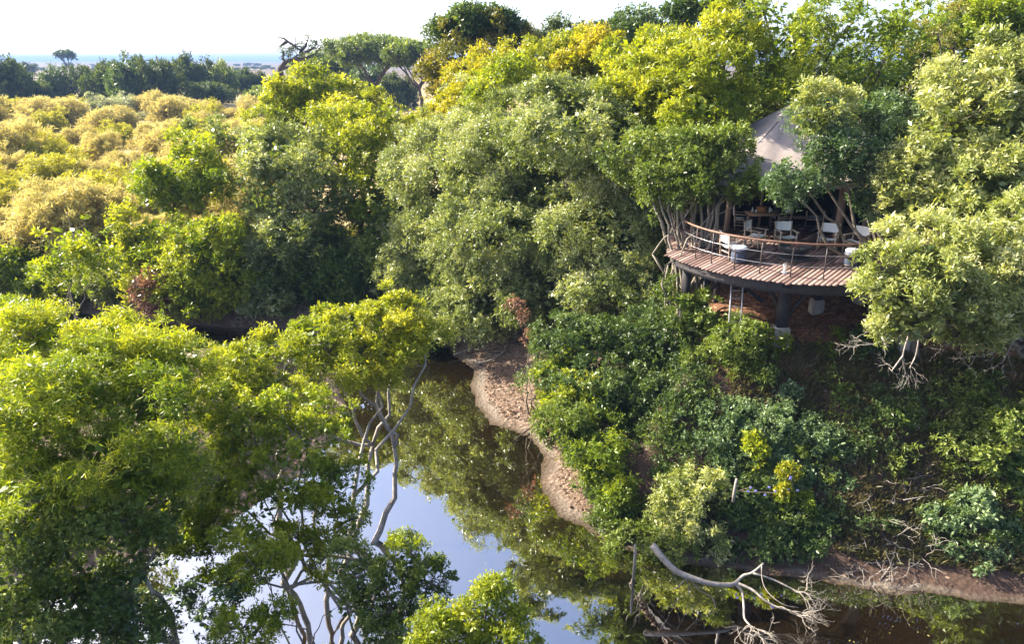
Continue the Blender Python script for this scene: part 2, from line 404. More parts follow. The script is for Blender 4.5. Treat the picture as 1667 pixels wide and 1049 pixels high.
def terrain(x, y):
    x = np.atleast_1d(np.asarray(x, float)); y = np.atleast_1d(np.asarray(y, float))
    d = river_dist(x, y)
    edge = .35 * np.sin(x * 1.3 + y * .7) * np.sin(y * 1.1 - x * .6) + .18 * np.sin(x * 3.1) * np.sin(y * 2.7)
    d = d + edge * .35
    far = sstep((y - 33) / 3.0) * (x < 60)
    right = sstep((x + 1.5) / 4.0) * (1 - sstep((y - 44) / 40))
    P = 1.5 + 1.7 * far; P = P + (4.9 - P) * right
    beach = np.exp(-(((x + .4) / 3.0) ** 2 + ((y - 27.5) / 6.5) ** 2)) * 2.4 
    wd = 7.5 - 3.8 * (1 - right)
    h = P * sstep((d - beach) / wd) + .10 * np.clip(d, 0, 2.2) * (1 - np.exp(-np.clip(d, 0, 9) * 4))
    P3 = np.stack([x, y, 0 * x], -1)
    land = sstep(d / 3.0)
    h = h + land * (.28 * (vnoise(P3, .8, 3) - .5) + .10 * (vnoise(P3, 3.1, 4) - .5))
    h = h + sstep((np.hypot(x, y) - 70) / 500) * 1.5 * (vnoise(P3, .01, 6) - .5)
    return np.where(d > 0, h, np.maximum(-1.2, d * .45))
def tz(x, y): return float(terrain(x, y)[0])
def axis(lo, hi, step, reach, n):
    c = np.arange(lo, hi + 1e-6, step); g = np.geomspace(step * 1.6, reach, n)
    return c, g
def make_ground():
    cx, gx = axis(-26, 24, .22, 14000, 70); X = np.concatenate([-26 - gx[::-1], cx, 24 + gx])
    cyy, gy = axis(9, 50, .22, 16000, 90); Y = np.concatenate([9 - np.geomspace(.4, 60, 14)[::-1], cyy, 50 + gy])
    XX, YY = np.meshgrid(X, Y); Z = terrain(XX.ravel(), YY.ravel())
    V = np.stack([XX.ravel(), YY.ravel(), Z], -1); nx, ny = len(X), len(Y)
    i = (np.arange(ny - 1)[:, None] * nx + np.arange(nx - 1)[None]).ravel()
    F = np.stack([i, i + 1, i + 1 + nx, i + nx], -1)
    mb = MB(); mb.add(V, F)
    m, nt, out = new_mat('ground_soil')
    g = nt.nodes.new('ShaderNodeNewGeometry'); sx = nt.nodes.new('ShaderNodeSeparateXYZ'); nt.links.new(g.outputs['Position'], sx.inputs[0])
    pos = g.outputs['Position']
    n1 = noise(nt, .35, 6, .6, pos); n2 = noise(nt, 9, 5, .7, pos); n3 = noise(nt, 40, 4, .7, pos); n4 = noise(nt, .03, 6, .6, pos)
    vo = nt.nodes.new('ShaderNodeTexVoronoi'); vo.inputs['Scale'].default_value = 8; nt.links.new(pos, vo.inputs['Vector'])
    litter = ramp(nt, [(.1, (.05, .035, .028)), (.4, (.14, .10, .075)), (.65, (.26, .19, .145)), (.95, (.46, .36, .28))], vo.outputs['Color'])
    litter2 = mixc(nt, litter.outputs[0], (.14, .10, .075), math_(nt, 'MULTIPLY', n2.outputs[0], .9))
    soil = ramp(nt, [(.3, (.10, .065, .045)), (.7, (.23, .155, .11))], n3.outputs[0])
    bank = mixc(nt, soil.outputs[0], litter2, ramp(nt, [(.42, (0, 0, 0)), (.6, (1, 1, 1))], n1.outputs[0]).outputs[0])
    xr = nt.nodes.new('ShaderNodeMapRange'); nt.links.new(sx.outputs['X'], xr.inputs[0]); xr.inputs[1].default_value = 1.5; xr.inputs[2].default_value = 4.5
    bank = mixc(nt, bank, mixc(nt, soil.outputs[0], (.42, .37, .38), 1.0, 'MULTIPLY'), math_(nt, 'MULTIPLY', xr.outputs[0], .85))  # dark moist soil of the right bank, shade also put into the colour
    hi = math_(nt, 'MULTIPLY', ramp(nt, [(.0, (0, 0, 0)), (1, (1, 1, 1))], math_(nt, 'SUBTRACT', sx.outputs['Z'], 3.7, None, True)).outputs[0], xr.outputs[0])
    bank = mixc(nt, bank, mixc(nt, litter2, (1.15, .80, .58), 1.0, 'MULTIPLY'), hi)  # reddish upper soil, with sunlit warmth under the deck put into its colour
    sand = ramp(nt, [(.3, (.13, .105, .085)), (.7, (.24, .20, .16))], n2.outputs[0])
    zn = math_(nt, 'ADD', sx.outputs['Z'], math_(nt, 'MULTIPLY', math_(nt, 'SUBTRACT', n1.outputs[0], .5), .35))
    c1 = mixc(nt, sand.outputs[0], bank, ramp(nt, [(.03, (0, 0, 0)), (.09, (1, 1, 1))], zn).outputs[0])
    wet = ramp(nt, [(.0, (.30, .24, .16)), (.05, (1, 1, 1))], sx.outputs['Z'])
    c1 = mixc(nt, c1, wet.outputs[0], 1.0, 'MULTIPLY')
    plain = ramp(nt, [(.3, (.34, .25, .11)), (.5, (.42, .33, .16)), (.7, (.30, .27, .10))], n4.outputs[0])
    plain2 = mixc(nt, plain.outputs[0], (.22, .15, .08), math_(nt, 'MULTIPLY', n2.outputs[0], .7))
    yf = math_(nt, 'ADD', sx.outputs['Y'], math_(nt, 'MULTIPLY', n1.outputs[0], 8))
    yr = nt.nodes.new('ShaderNodeMapRange'); nt.links.new(yf, yr.inputs[0]); yr.inputs[1].default_value = 44; yr.inputs[2].default_value = 54
    c2 = mixc(nt, c1, plain2, yr.outputs[0])
    fr = nt.nodes.new('ShaderNodeMapRange'); nt.links.new(sx.outputs['Y'], fr.inputs[0]); fr.inputs[1].default_value = 150; fr.inputs[2].default_value = 500
    c3 = mixc(nt, c2, (.10, .072, .05), fr.outputs[0])
    p = nt.nodes.new('ShaderNodeBsdfPrincipled'); nt.links.new(c3, p.inputs['Base Color']); p.inputs['Roughness'].default_value = .9
    p.inputs['Specular IOR Level'].default_value = .2
    b = nt.nodes.new('ShaderNodeBump'); b.inputs['Strength'].default_value = .9; b.inputs['Distance'].default_value = .07
    nt.links.new(math_(nt, 'ADD', vo.outputs['Distance'], n3.outputs[0]), b.inputs['Height']); nt.links.new(b.outputs[0], p.inputs['Normal'])
    nt.links.new(p.outputs[0], out.inputs[0])
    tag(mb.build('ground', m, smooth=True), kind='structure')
def make_water():
    m, nt, out = new_mat('river_water')
    tc = nt.nodes.new('ShaderNodeNewGeometry')
    mp = nt.nodes.new('ShaderNodeMapping'); nt.links.new(tc.outputs['Position'], mp.inputs[0]); mp.inputs['Scale'].default_value = (1, .6, 1)
    n1 = noise(nt, 1.1, 3, .5, mp.outputs[0]); n2 = noise(nt, .22, 3, .5, mp.outputs[0])
    bm = nt.nodes.new('ShaderNodeBump'); bm.inputs['Strength'].default_value = .06; bm.inputs['Distance'].default_value = .1
    nt.links.new(n1.outputs[0], bm.inputs['Height'])
    gl = nt.nodes.new('ShaderNodeBsdfGlossy'); gl.inputs['Roughness'].default_value = .015; gl.inputs['Color'].default_value = (.97, .98, 1, 1)
    nt.links.new(bm.outputs[0], gl.inputs['Normal'])
    r = ramp(nt, [(.35, (.010, .007, .003)), (.65, (.022, .014, .005))], n2.outputs[0])
    df = nt.nodes.new('ShaderNodeBsdfDiffuse'); nt.links.new(r.outputs[0], df.inputs[0])
    tr = nt.nodes.new('ShaderNodeBsdfTransparent'); tr.inputs[0].default_value = (.42, .26, .08, 1)
    m0 = nt.nodes.new('ShaderNodeMixShader'); m0.inputs[0].default_value = .30
    nt.links.new(df.outputs[0], m0.inputs[1]); nt.links.new(tr.outputs[0], m0.inputs[2])
    fr = nt.nodes.new('ShaderNodeFresnel'); fr.inputs['IOR'].default_value = 2.6; nt.links.new(bm.outputs[0], fr.inputs['Normal'])
    mx = nt.nodes.new('ShaderNodeMixShader'); nt.links.new(math_(nt, 'MULTIPLY_ADD', fr.outputs[0], 1.35, .20, True), mx.inputs[0])
    nt.links.new(m0.outputs[0], mx.inputs[1]); nt.links.new(gl.outputs[0], mx.inputs[2]); nt.links.new(mx.outputs[0], out.inputs[0])
    mb = MB(); mb.add([(-75, -25, 0), (45, -25, 0), (45, 52, 0), (-75, 52, 0)], [(0, 1, 2, 3)])
    tag(mb.build('river_water', m), kind='structure')
def make_hills():
    m = rough_mat('hill_scrub', (.035, .05, .025), (.09, .10, .045), .004, .95, .1, 0)
    mb = MB(); rng = np.random.default_rng(5)
    for Y, h, s in ((5200, 17, 1), (7600, 22, 2)):
        x = np.linspace(-9000, 9000, 700); t = x / 1000
        hh = h * (0.70 + .22 * np.sin(t * .7 + s) + .12 * np.sin(t * 2.3 + 1 + s)) + rng.uniform(0, 2.5, 700) + 3.5 * np.sin(t * 9 + 2 * np.sin(t * 4)) + 2 * np.sin(t * 23)
        a = np.stack([x, np.full(700, Y), np.zeros(700)], -1); b = np.stack([x, np.full(700, Y + 300), hh + 3], -1); c = np.stack([x, np.full(700, Y + 1500), np.zeros(700)], -1)
        V = np.vstack([a, b, c]); i = np.arange(699)
        mb.add(V, np.vstack([np.stack([i, i + 1, i + 701, i + 700], -1), np.stack([i + 700, i + 701, i + 1401, i + 1400], -1)]))
    tag(mb.build('hills', m), kind='structure')
def make_haze():
    m, nt, out = new_mat('haze_air')
    v = nt.nodes.new('ShaderNodeVolumePrincipled'); v.inputs['Color'].default_value = (.21, .33, .60, 1)
    v.inputs['Density'].default_value = .00028; v.inputs['Anisotropy'].default_value = 0.0
    nt.links.new(v.outputs[0], out.inputs['Volume'])
    mb = MB(); mb.box((0, 7900, 27), (29000, 16400, 60))
    tag(mb.build('haze', m), kind='stuff')
make_ground(); make_water(); make_hills(); make_haze()
# ------------------------------------------------------------ trees and shrubs
SEED = [100]
def mkblobs(bl):
    out = []
    for b in bl:
        px, py, Y, r = b[:4]; rz = b[4] if len(b) > 4 else r
        c = W(px, py, Y); m = mpp(px, py, Y)
        ry = b[5] if len(b) > 5 else r * .9 * m
        out.append((c, (r * m, ry, rz * m)))
    return out
def plant(name, label, cat, mat, spec, base, bl, bark='bark', tr=None, dens=1.25, cover=1.5, gap=0.0, core=1.0, trunk=.16, stems=1,
          nb=10, kmul=1.0, low=-1.0, group=None, bend=.12, splay=.3, shell=.62, parts=('trunk', 'crown'), base_z=None, extra=None, twig=.012, fan=None):
    """base = (px, Y) or (x, y, z)"""
    SEED[0] += 1; rng = np.random.default_rng(SEED[0])
    blobs = mkblobs(bl)
    if len(base) == 2:
        x = W(base[0], 500, base[1])
        x = (base[0] - 833.5) / FPX * (base[1] / (CP - 0.05 * SP)); y = base[1]
        z = tz(x, y); base = (x, y, max(z, -.35) if base_z is None else base_z)
        # the pixel column of the foot depends on its height: correct once
        t = (CAMZ - base[2]) * SP + y * CP
        base = ((bl_px - 833.5) / FPX * t if False else base[0], y, base[2])
    base = np.array(base, float)
    root = empty(name, base, label, cat, group)
    mb = MB(); dist = np.linalg.norm(np.mean([b[0] for b in blobs], 0) - np.array((0, 0, CAMZ)))
    C, Rr = foliage(mb, blobs, spec, dist, rng, tr, dens, cover, gap, core, low, kmul, shell)
    tb = MB(); grow(tb, base, blobs, C, rng, trunk, stems, nb, bend=bend, splay=splay, twig=twig)
    for l in fan or ():
        P = [np.array((base[0] + rng.normal() * .25, base[1] + rng.normal() * .2, base[2] - .2))] + [W(*q) for q in l]
        n_ = len(P); tb.tube(bez(P[0], P[-1], (P[1] - (P[0] + P[-1]) / 2) / np.linalg.norm(P[-1] - P[0]) * 1.0, rng, 9, .012), np.linspace(.085, .035, 9) * rng.uniform(.7, 1.15), 6)
    tb.build(parts[0], M[bark], root, base, smooth=True)
    cr = mb.build(parts[1], M[mat], root, base)
    if extra:                                                   # (part name, material, blobs, spec)
        for pn, pm, ebl, es in extra:
            eb = MB(); foliage(eb, mkblobs(ebl), es, dist, rng, tr, dens, cover, 0, .3, kmul=kmul); eb.build(pn, M[pm], root, base)
    CNT[0] += mb.n // 4
    return root
def T(label, cat, mat, spec, base, bl, name=None, **k):
    return plant(name or cat.replace(' ', '_'), label, cat, mat, spec, base, bl, **k)
def S(label, mat, spec, base, bl, name='shrub', **k):
    k.setdefault('trunk', .05); k.setdefault('stems', 3); k.setdefault('nb', 5)
    k.setdefault('parts', ('stems', 'foliage'))
    return plant(name, label, 'shrub', mat, spec, base, bl, **k)

# ---- the great willowy tree in the middle
T('huge silvery green tree with hanging fine foliage filling the middle beside the sandbank', 'tree', 'silver', 'fine', (905, 33.5), [
    (855, 350, 39, 205, 190, 6.0), (840, 245, 36, 118, 88), (950, 235, 31.5, 112, 78), (740, 320, 42, 100, 110), (860, 370, 34, 115, 110), (700, 430, 38, 78, 95), (680, 340, 42, 52, 80), (700, 260, 42, 45, 45), (655, 410, 40, 35, 60), (770, 250, 41, 70, 60),
    (980, 370, 32, 115, 110), (1065, 290, 31, 85, 85), (780, 500, 34.5, 85, 55), (1010, 470, 30, 95, 75), (890, 470, 32.5, 95, 70), (1085, 390, 30.5, 50, 75),
    (690, 510, 36.5, 70, 42), (935, 170, 33, 80, 42), (760, 400, 35, 70, 80)],
    bark='bark', dens=1.4, cover=1.6, gap=.22, core=1.1, trunk=.3, nb=14, kmul=.86)
T('tree with orange and yellow young leaves rising behind the huge silvery green tree', 'tree', 'orange', 'fine', (860, 48), [
    (880, 108, 46, 85, 45), (800, 135, 47, 70, 38), (770, 170, 47, 60, 35), (960, 115, 44, 70, 45), (700, 215, 47, 40, 32), (668, 255, 47, 28, 44), (652, 320, 46, 22, 45), (640, 400, 42, 18, 40), (628, 455, 40, 18, 32)],
    dens=1.4, cover=1.6, gap=.15, trunk=.3, nb=5)
T('small round lime green crown between the orange tree and the tall dark olive tree', 'tree', 'lime', 'fine', (822, 42), [(822, 112, 41, 28, 22), (795, 150, 40, 30, 25)], trunk=.15, nb=3)
# ---- trees against the sky
T('tall olive tree with dark leafy tufts on top against the sky', 'tree', 'olive', 'broad', (770, 58), [
    (765, 95, 56, 62, 45), (740, 130, 56, 52, 50), (800, 120, 57, 60, 50), (735, 170, 55, 50, 35), (770, 50, 57, 42, 20), (820, 70, 58, 36, 22)],
    dens=1.3, gap=.3, trunk=.3, kmul=.75, extra=[('top_tufts', 'deep', [(752, 35, 57, 22, 10), (800, 30, 57.5, 20, 10), (818, 42, 58, 18, 9), (778, 42, 57, 18, 9), (834, 52, 58, 10, 5), (725, 50, 57, 14, 8)], 'broad')])
T('dark leafy tree top poking up on the skyline left of the tent tree', 'tree', 'far', 'fine', (930, 62), [(925, 60, 60, 42, 16), (975, 62, 60, 38, 18), (1000, 55, 60, 30, 22), (890, 66, 60, 22, 12)], trunk=.2, gap=.3)
T('rounded dark tree with bare twigs sticking out above it on the skyline', 'tree', 'deep', 'fine', (1035, 57), [(1035, 45, 56, 28, 22), (1015, 70, 56, 40, 25), (1065, 65, 56, 40, 22)], trunk=.2)
T('dark green tree top cut by the upper edge above the yellow trees', 'tree', 'deep', 'broad', (1150, 48), [(1130, 5, 46, 38, 20), (1180, 0, 46, 42, 28), (1105, 25, 45, 16, 10), (1160, 20, 46, 30, 18)], trunk=.25, kmul=.7)
# ---- yellow green wood on the right, behind the tent
T('yellow green tree crown right of the orange tree, lit along its top', 'tree', 'yellow', 'shoot', (1040, 36), [
    (1040, 130, 34, 65, 45), (1010, 190, 33, 60, 50), (1080, 175, 33, 60, 50), (1100, 100, 36, 55, 38), (1030, 90, 37, 60, 30)], dens=1.4, trunk=.25, gap=.15)
T('bright yellow green tree left of the tent roof with upright leafy shoots', 'tree', 'yellow', 'shoot', (1140, 30), [
    (1140, 110, 32, 68, 48), (1180, 60, 33, 58, 40), (1120, 190, 30, 60, 48), (1175, 170, 31, 55, 55)], dens=1.4, trunk=.25, gap=.12)
T('broad feathery tree spreading over the tent roof with dark forked limbs', 'tree', 'lime', 'fine', (1290, 34), [
    (1290, 60, 33, 90, 55), (1380, 50, 33, 95, 60), (1250, 120, 32, 75, 45), (1460, 45, 34, 85, 65), (1340, 115, 32, 65, 32), (1240, 20, 34, 80, 35), (1420, 120, 33, 75, 50)],
    bark='bark_dark', dens=.8, cover=1.2, gap=.40, core=.3, trunk=.26, stems=2, nb=22, kmul=.95)
T('green tree in the upper right corner beyond the dark bare stemmed tree', 'tree', 'lime', 'fine', (1600, 38), [
    (1560, 40, 37, 85, 55), (1640, 40, 37, 75, 60), (1500, 100, 36, 60, 50), (1580, 100, 36, 60, 35)], bark='bark_dark', dens=1.3, gap=.3, trunk=.3)
T('thin dry crowned tree with a black forked stem between the upper right trees', 'tree', 'olive', 'fine', (1515, 30), [
    (1530, 55, 29.5, 48, 42), (1555, 80, 29.5, 40, 32), (1505, 90, 29.5, 30, 30)], bark='bark_dark', dens=.3, cover=.5, gap=.35, core=0, trunk=.13, nb=40, kmul=.9)
T('dense sunlit tree on the right edge with glossy yellow tipped leaves', 'tree', 'pale', 'shoot', (1600, 25), [
    (1610, 235, 24.3, 125, 135, 2.2), (1600, 160, 24, 85, 68), (1540, 220, 23.5, 70, 70), (1640, 230, 23, 75, 75), (1580, 300, 22.5, 85, 65), (1500, 300, 23, 60, 55), (1660, 320, 22.5, 60, 80), (1480, 350, 22.5, 50, 50), (1650, 110, 25, 60, 40)],
    dens=1.5, gap=.2, trunk=.3, nb=14)
T('sprawling pale leaved tree hanging over the right end of the deck with bare twigs below', 'tree', 'pale', 'shoot', (1745, 21.5), [
    (1580, 450, 18.6, 128, 92, 1.7), (1575, 400, 18.5, 82, 52), (1500, 425, 18, 66, 50), (1465, 490, 17.5, 60, 38), (1535, 490, 17.5, 64, 42), (1620, 440, 18, 72, 58), (1625, 510, 18, 62, 30), (1660, 380, 19, 55, 50), (1490, 525, 17.5, 50, 22), (1432, 440, 17.8, 24, 28), (1455, 535, 17.6, 30, 14), (1600, 545, 18.3, 58, 20)],
    bark='bark', dens=1.4, gap=.22, trunk=.16, nb=26, kmul=1.0)
T('grey green tree screening the right half of the tent with a crooked trunk', 'tree', 'blue', 'fine', (1500, 22.6), [
    (1345, 200, 24.5, 52, 34), (1335, 250, 24, 38, 30), (1380, 250, 24, 60, 44), (1300, 300, 23.5, 44, 32), (1290, 318, 23.3, 28, 26), (1420, 290, 24, 46, 36), (1440, 210, 25, 52, 44), (1455, 330, 23.5, 42, 48), (1400, 180, 25, 42, 26)],
    dens=1.25, cover=1.4, gap=.25, core=.7, trunk=.13, nb=18, kmul=.95, extra=[('sunlit_top', 'pale', [(1340, 182, 24.2, 44, 24)], 'shoot')])  # paler leaves on top put the sunlight into the leaf colour
T('leaning many stemmed tree at the left end of the deck', 'tree', 'green', 'fine', (1120, 25.6), [
    (1120, 250, 26.5, 58, 40), (1175, 240, 26.5, 55, 38), (1090, 290, 26, 45, 34), (1140, 298, 25.5, 52, 26), (1205, 285, 26, 34, 26), (1075, 330, 26.5, 30, 30), (1215, 312, 25.2, 28, 12), (1050, 250, 27.5, 50, 45)],
    bark='bark_pale', dens=1.4, gap=.15, trunk=.08, stems=5, splay=.8, nb=10, core=.7, bend=.16,
    fan=[[(1095, 400, 25.8), (1060, 318, 26)], [(1100, 400, 25.6), (1072, 318, 25.8)], [(1106, 400, 25.8), (1088, 320, 26)], [(1114, 390, 26), (1100, 312, 26.3)], [(1122, 385, 26), (1112, 310, 26.2)], [(1130, 380, 26.2), (1124, 312, 26.4)],
         [(1137, 380, 26.2), (1136, 312, 26.4)], [(1144, 380, 26.2), (1147, 312, 26.5)], [(1150, 380, 26.2), (1156, 310, 26.5)], [(1156, 380, 26.2), (1167, 312, 26.5)], [(1160, 385, 26), (1180, 315, 26.2)], [(1140, 390, 25.7), (1190, 318, 25.8)]])
# ---- left middle distance, the far bank of the river
T('grey green tree standing on the far river bank, second from the huge tree', 'tree', 'silver', 'fine', (470, 42), [
    (480, 270, 42, 85, 60), (440, 320, 41, 70, 60), (540, 320, 42, 70, 65), (500, 400, 41, 75, 55), (420, 250, 43, 40, 35)],
    bark='bark_dark', dens=1.2, gap=.32, core=.6, trunk=.18, stems=4, nb=14, splay=.6)
T('yellowish green tree on the far river bank directly left of the huge tree', 'tree', 'yellow', 'fine', (600, 43), [
    (600, 250, 43, 55, 55), (560, 210, 45, 60, 40), (590, 330, 42, 50, 60), (620, 200, 45, 42, 40), (640, 300, 42, 28, 60)], dens=1.25, gap=.28, core=.7, trunk=.2, nb=12)
T('broad tree with yellow green crown above the far river bank trees', 'tree', 'yellow', 'fine', (520, 58), [
    (520, 160, 57, 70, 30), (470, 170, 57, 55, 30), (580, 175, 57, 50, 30), (540, 200, 55, 60, 34), (450, 215, 54, 42, 34), (610, 215, 54, 30, 25)], dens=1.4, gap=.15, trunk=.25)
T('small vivid yellow tree in front of the golden shrubs', 'tree', 'lime', 'shoot', (300, 44), [
    (285, 290, 43, 52, 42), (330, 300, 43, 48, 32), (260, 320, 43, 38, 30), (310, 250, 44, 38, 26)], bark='bark_dark', dens=1.2, gap=.25, core=.6, trunk=.14, nb=10)
T('loose pale tree with open crown behind the vivid yellow tree', 'tree', 'silver', 'fine', (355, 50), [(350, 215, 49, 45, 38), (340, 265, 49, 35, 35), (380, 235, 49, 28, 28)], dens=.9, gap=.35, core=.35, trunk=.14, nb=14)
T('slender sapling with bright lime leaves and a thin grey stem', 'tree', 'lime', 'shoot', (118, 26), [
    (118, 380, 26, 42, 30), (120, 430, 26, 50, 34), (100, 400, 26, 36, 28), (150, 440, 26, 36, 30), (110, 350, 26, 24, 14), (85, 425, 26, 22, 22)],
    bark='bark_pale', dens=.42, cover=.9, gap=.3, core=.05, trunk=.06, nb=16, kmul=.95, name='sapling')

# ---- wood behind and beside the tent, down to the ground
for lb, mt, px, Y, bl in (
 ('dark wood edge tree directly behind the tent', 'green', 1300, 40, [(1290, 170, 39, 90, 80), (1250, 260, 38, 80, 80), (1360, 230, 38, 80, 90)]),
 ('shaded tree behind the tent to the right of the thick wooden pole', 'deep', 1440, 38, [(1430, 180, 37, 80, 80), (1460, 290, 36, 80, 90), (1400, 330, 37, 70, 60)]),
 ('dark bushy tree left behind the many stemmed tree', 'green', 1070, 36, [(1080, 240, 36, 75, 70), (1120, 330, 35, 70, 60), (1040, 360, 35, 60, 60), (1170, 300, 36, 60, 70)]),
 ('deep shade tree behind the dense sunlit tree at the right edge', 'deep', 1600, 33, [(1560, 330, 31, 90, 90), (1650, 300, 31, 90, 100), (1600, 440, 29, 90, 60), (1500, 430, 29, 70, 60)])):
    T(lb, 'tree', mt, 'fine', (px, Y), bl, dens=1.1, trunk=.3, nb=3, kmul=1.25)
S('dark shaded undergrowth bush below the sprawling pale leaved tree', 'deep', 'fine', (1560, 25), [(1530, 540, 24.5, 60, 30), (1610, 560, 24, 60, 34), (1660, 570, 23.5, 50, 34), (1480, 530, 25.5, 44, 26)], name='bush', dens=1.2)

# ---- the wood goes on past the right edge of the view
T('large shady tree just outside the right edge above the sprawling pale leaved tree', 'tree', 'green', 'fine', (1800, 27), [(1770, 220, 26, 110, 100), (1840, 330, 25, 100, 90), (1760, 380, 26, 80, 80), (1860, 180, 27, 90, 90)], dens=1.0, trunk=.3, kmul=1.5)
T('tall tree beyond the right edge behind the shady one', 'tree', 'lime', 'fine', (1850, 36), [(1740, 60, 35, 100, 80), (1850, 90, 35, 110, 100), (1950, 200, 34, 110, 120), (1800, 230, 34, 90, 100)], dens=1.0, trunk=.3, kmul=1.5)
T('spreading tree on the bank outside the right edge of the view', 'tree', 'pale', 'shoot', (1880, 20), [(1800, 480, 19.5, 90, 70), (1880, 430, 20, 100, 80), (1950, 520, 19, 90, 70)], dens=1.0, trunk=.25, kmul=1.3)
# ---- thicket on the far river bank
bank_thicket = [
 ('wide green thicket hanging down the far river bank below the grey green tree', 'lime', [(330, 400, 39.5, 70, 45), (290, 450, 39, 60, 40), (380, 450, 39, 55, 45), (330, 485, 38.5, 60, 24)]),
 ('yellowish green bush on the far bank left of the wide thicket', 'yellow', [(240, 380, 41, 45, 32), (225, 430, 40, 40, 34), (250, 470, 39.5, 40, 24)]),
 ('grey green bush on the far bank just right of the wide thicket', 'silver', [(440, 420, 39.5, 50, 45), (450, 480, 39, 42, 32), (470, 380, 40, 40, 32)]),
 ('dull green bush at the foot of the yellowish green far bank tree', 'green', [(530, 450, 39.5, 45, 42), (520, 400, 40, 40, 40), (560, 490, 39.5, 34, 26)]),
 ('dusky olive bush in the shade where the far bank meets the huge tree', 'green', [(600, 430, 40, 40, 50), (590, 490, 39.5, 40, 34), (625, 380, 40, 26, 42)]),
]
bank_thicket += [
 ('lime green bush at the left edge behind the feathery tree, by the far water', 'lime', [(20, 440, 43, 50, 34), (60, 470, 41.5, 44, 22), (-30, 430, 43, 50, 40)]),
 ('pale green bush on the far bank between the sapling and the yellowish bush', 'pale', [(170, 430, 42, 34, 28), (190, 462, 41, 30, 18), (150, 470, 41, 28, 14)]),
 ('bright shrubby growth just right of the sapling foot', 'yellow', [(110, 470, 41.5, 36, 20), (85, 455, 42, 30, 22)])]
for lb, mt, bl in bank_thicket:
    S(lb, mt, 'fine', (bl[0][0], bl[0][2] + .6), bl, dens=1.3, gap=.2, core=.9, name='thicket' if 'thicket' in lb else 'bush')
S('small rust brown dry bush on the far bank under the green thicket', 'dry', 'fine', (250, 38.8), [(245, 470, 38.6, 22, 16), (268, 496, 38.4, 24, 12)], dens=.9, core=.4, name='bush')
# ---- left foreground trees on the near bank
T('large feathery leaved tree filling the left edge in front of the sapling', 'tree', 'lime', 'feather', (60, 15.5), [
    (70, 560, 15.5, 90, 52), (190, 570, 15, 90, 45), (120, 650, 13, 110, 60), (30, 690, 12, 80, 75), (250, 660, 13.5, 85, 58), (190, 760, 12, 110, 60), (60, 800, 11.5, 85, 60), (290, 590, 15.5, 60, 45), (20, 620, 14, 60, 60), (290, 740, 12.8, 60, 50), (20, 520, 17, 60, 30)],
    bark='bark', dens=1.25, gap=.24, trunk=.26, stems=2, nb=12, kmul=.9, core=.7, splay=.7)
T('dense dark green tree in the lower left with a thick grey lichened trunk', 'tree', 'green', 'broad', (130, 12.6), [
    (90, 860, 11.8, 95, 55), (200, 850, 12, 90, 50), (30, 960, 11.3, 80, 60), (230, 910, 12, 60, 45), (130, 960, 11.6, 80, 50), (50, 1030, 11.2, 90, 40), (180, 1020, 11.6, 60, 36), (20, 880, 11.6, 70, 50)],
    bark='bark_pale', dens=1.2, gap=.28, trunk=.2, stems=3, nb=12, core=.5, splay=.9, kmul=.85)
T('yellow green tree with white branching stems leaning over the pool', 'tree', 'yellow', 'shoot', (500, 18.0), [
    (540, 540, 20, 80, 32), (620, 540, 20.5, 75, 36), (470, 570, 19.5, 80, 40), (640, 590, 20, 52, 36), (400, 600, 18.5, 70, 42), (560, 600, 19, 62, 38), (440, 640, 18, 60, 38), (690, 560, 20.5, 32, 42), (655, 500, 21, 40, 20)],
    bark='driftwood', dens=1.15, gap=.28, trunk=.15, stems=4, nb=22, core=.35, splay=.8, kmul=.9)
T('mid green glossy tree below the white stemmed tree, reaching over the water', 'tree', 'lime', 'broad', (455, 15.4), [
    (400, 700, 15.5, 80, 48), (480, 730, 15.3, 75, 45), (540, 790, 15.2, 62, 48), (340, 780, 14.5, 75, 48), (440, 810, 14.8, 70, 42), (560, 850, 15, 36, 22), (300, 850, 14.6, 60, 36), (390, 880, 14, 60, 34), (470, 890, 14.4, 44, 34), (520, 900, 14.6, 30, 30), (370, 940, 13.4, 40, 26), (500, 670, 16.4, 60, 34), (360, 660, 16, 60, 40)],
    bark='bark_pale', dens=1.15, gap=.3, trunk=.11, stems=4, nb=18, core=.3, splay=.9, kmul=.72)
S('small bush crowned with yellow leaves standing among stems over the water', 'lime', 'broad', (425, 13.3), [(420, 930, 12.8, 42, 34), (385, 875, 12.8, 28, 16), (450, 900, 12.8, 24, 20)], bark='bark_pale', dens=1.0, gap=.25, core=.3, kmul=.7, name='bush', nb=10)
T('broad leaved green tree rising from the bottom edge in front of the pool', 'tree', 'green', 'broad', (640, 11.5), [
    (600, 930, 12.2, 52, 42), (670, 910, 12.4, 48, 36), (700, 960, 12, 42, 34), (630, 990, 11.8, 55, 40), (560, 985, 12, 26, 30), (620, 1060, 11.5, 50, 30)],
    dens=1.05, gap=.3, core=.35, trunk=.1, nb=16, kmul=.72, extra=[('yellow_tip_leaves', 'lime', [(672, 882, 12.3, 26, 14), (716, 878, 12.3, 18, 14)], 'broad')])
T('brightest yellow green tree top at the bottom edge left of the fallen branch', 'tree', 'yellow', 'broad', (760, 9.6), [
    (720, 1010, 9.8, 48, 34), (790, 1000, 9.8, 52, 36), (830, 1045, 9.6, 45, 34), (730, 1070, 9.5, 70, 40), (800, 965, 9.9, 16, 14)],
    dens=1.3, gap=.12, core=.6, trunk=.1, nb=10, kmul=.72)
T('open twiggy shrub at the bottom left with leaves against bright water', 'tree', 'blue', 'broad', (270, 12.2), [(260, 1010, 12, 60, 40), (210, 1000, 12, 50, 40), (345, 1020, 12, 44, 30), (350, 960, 12.4, 36, 26), (200, 950, 12, 40, 30)], dens=1.0, gap=.32, core=.2, trunk=.07, stems=3, nb=20, kmul=.72, splay=.5)
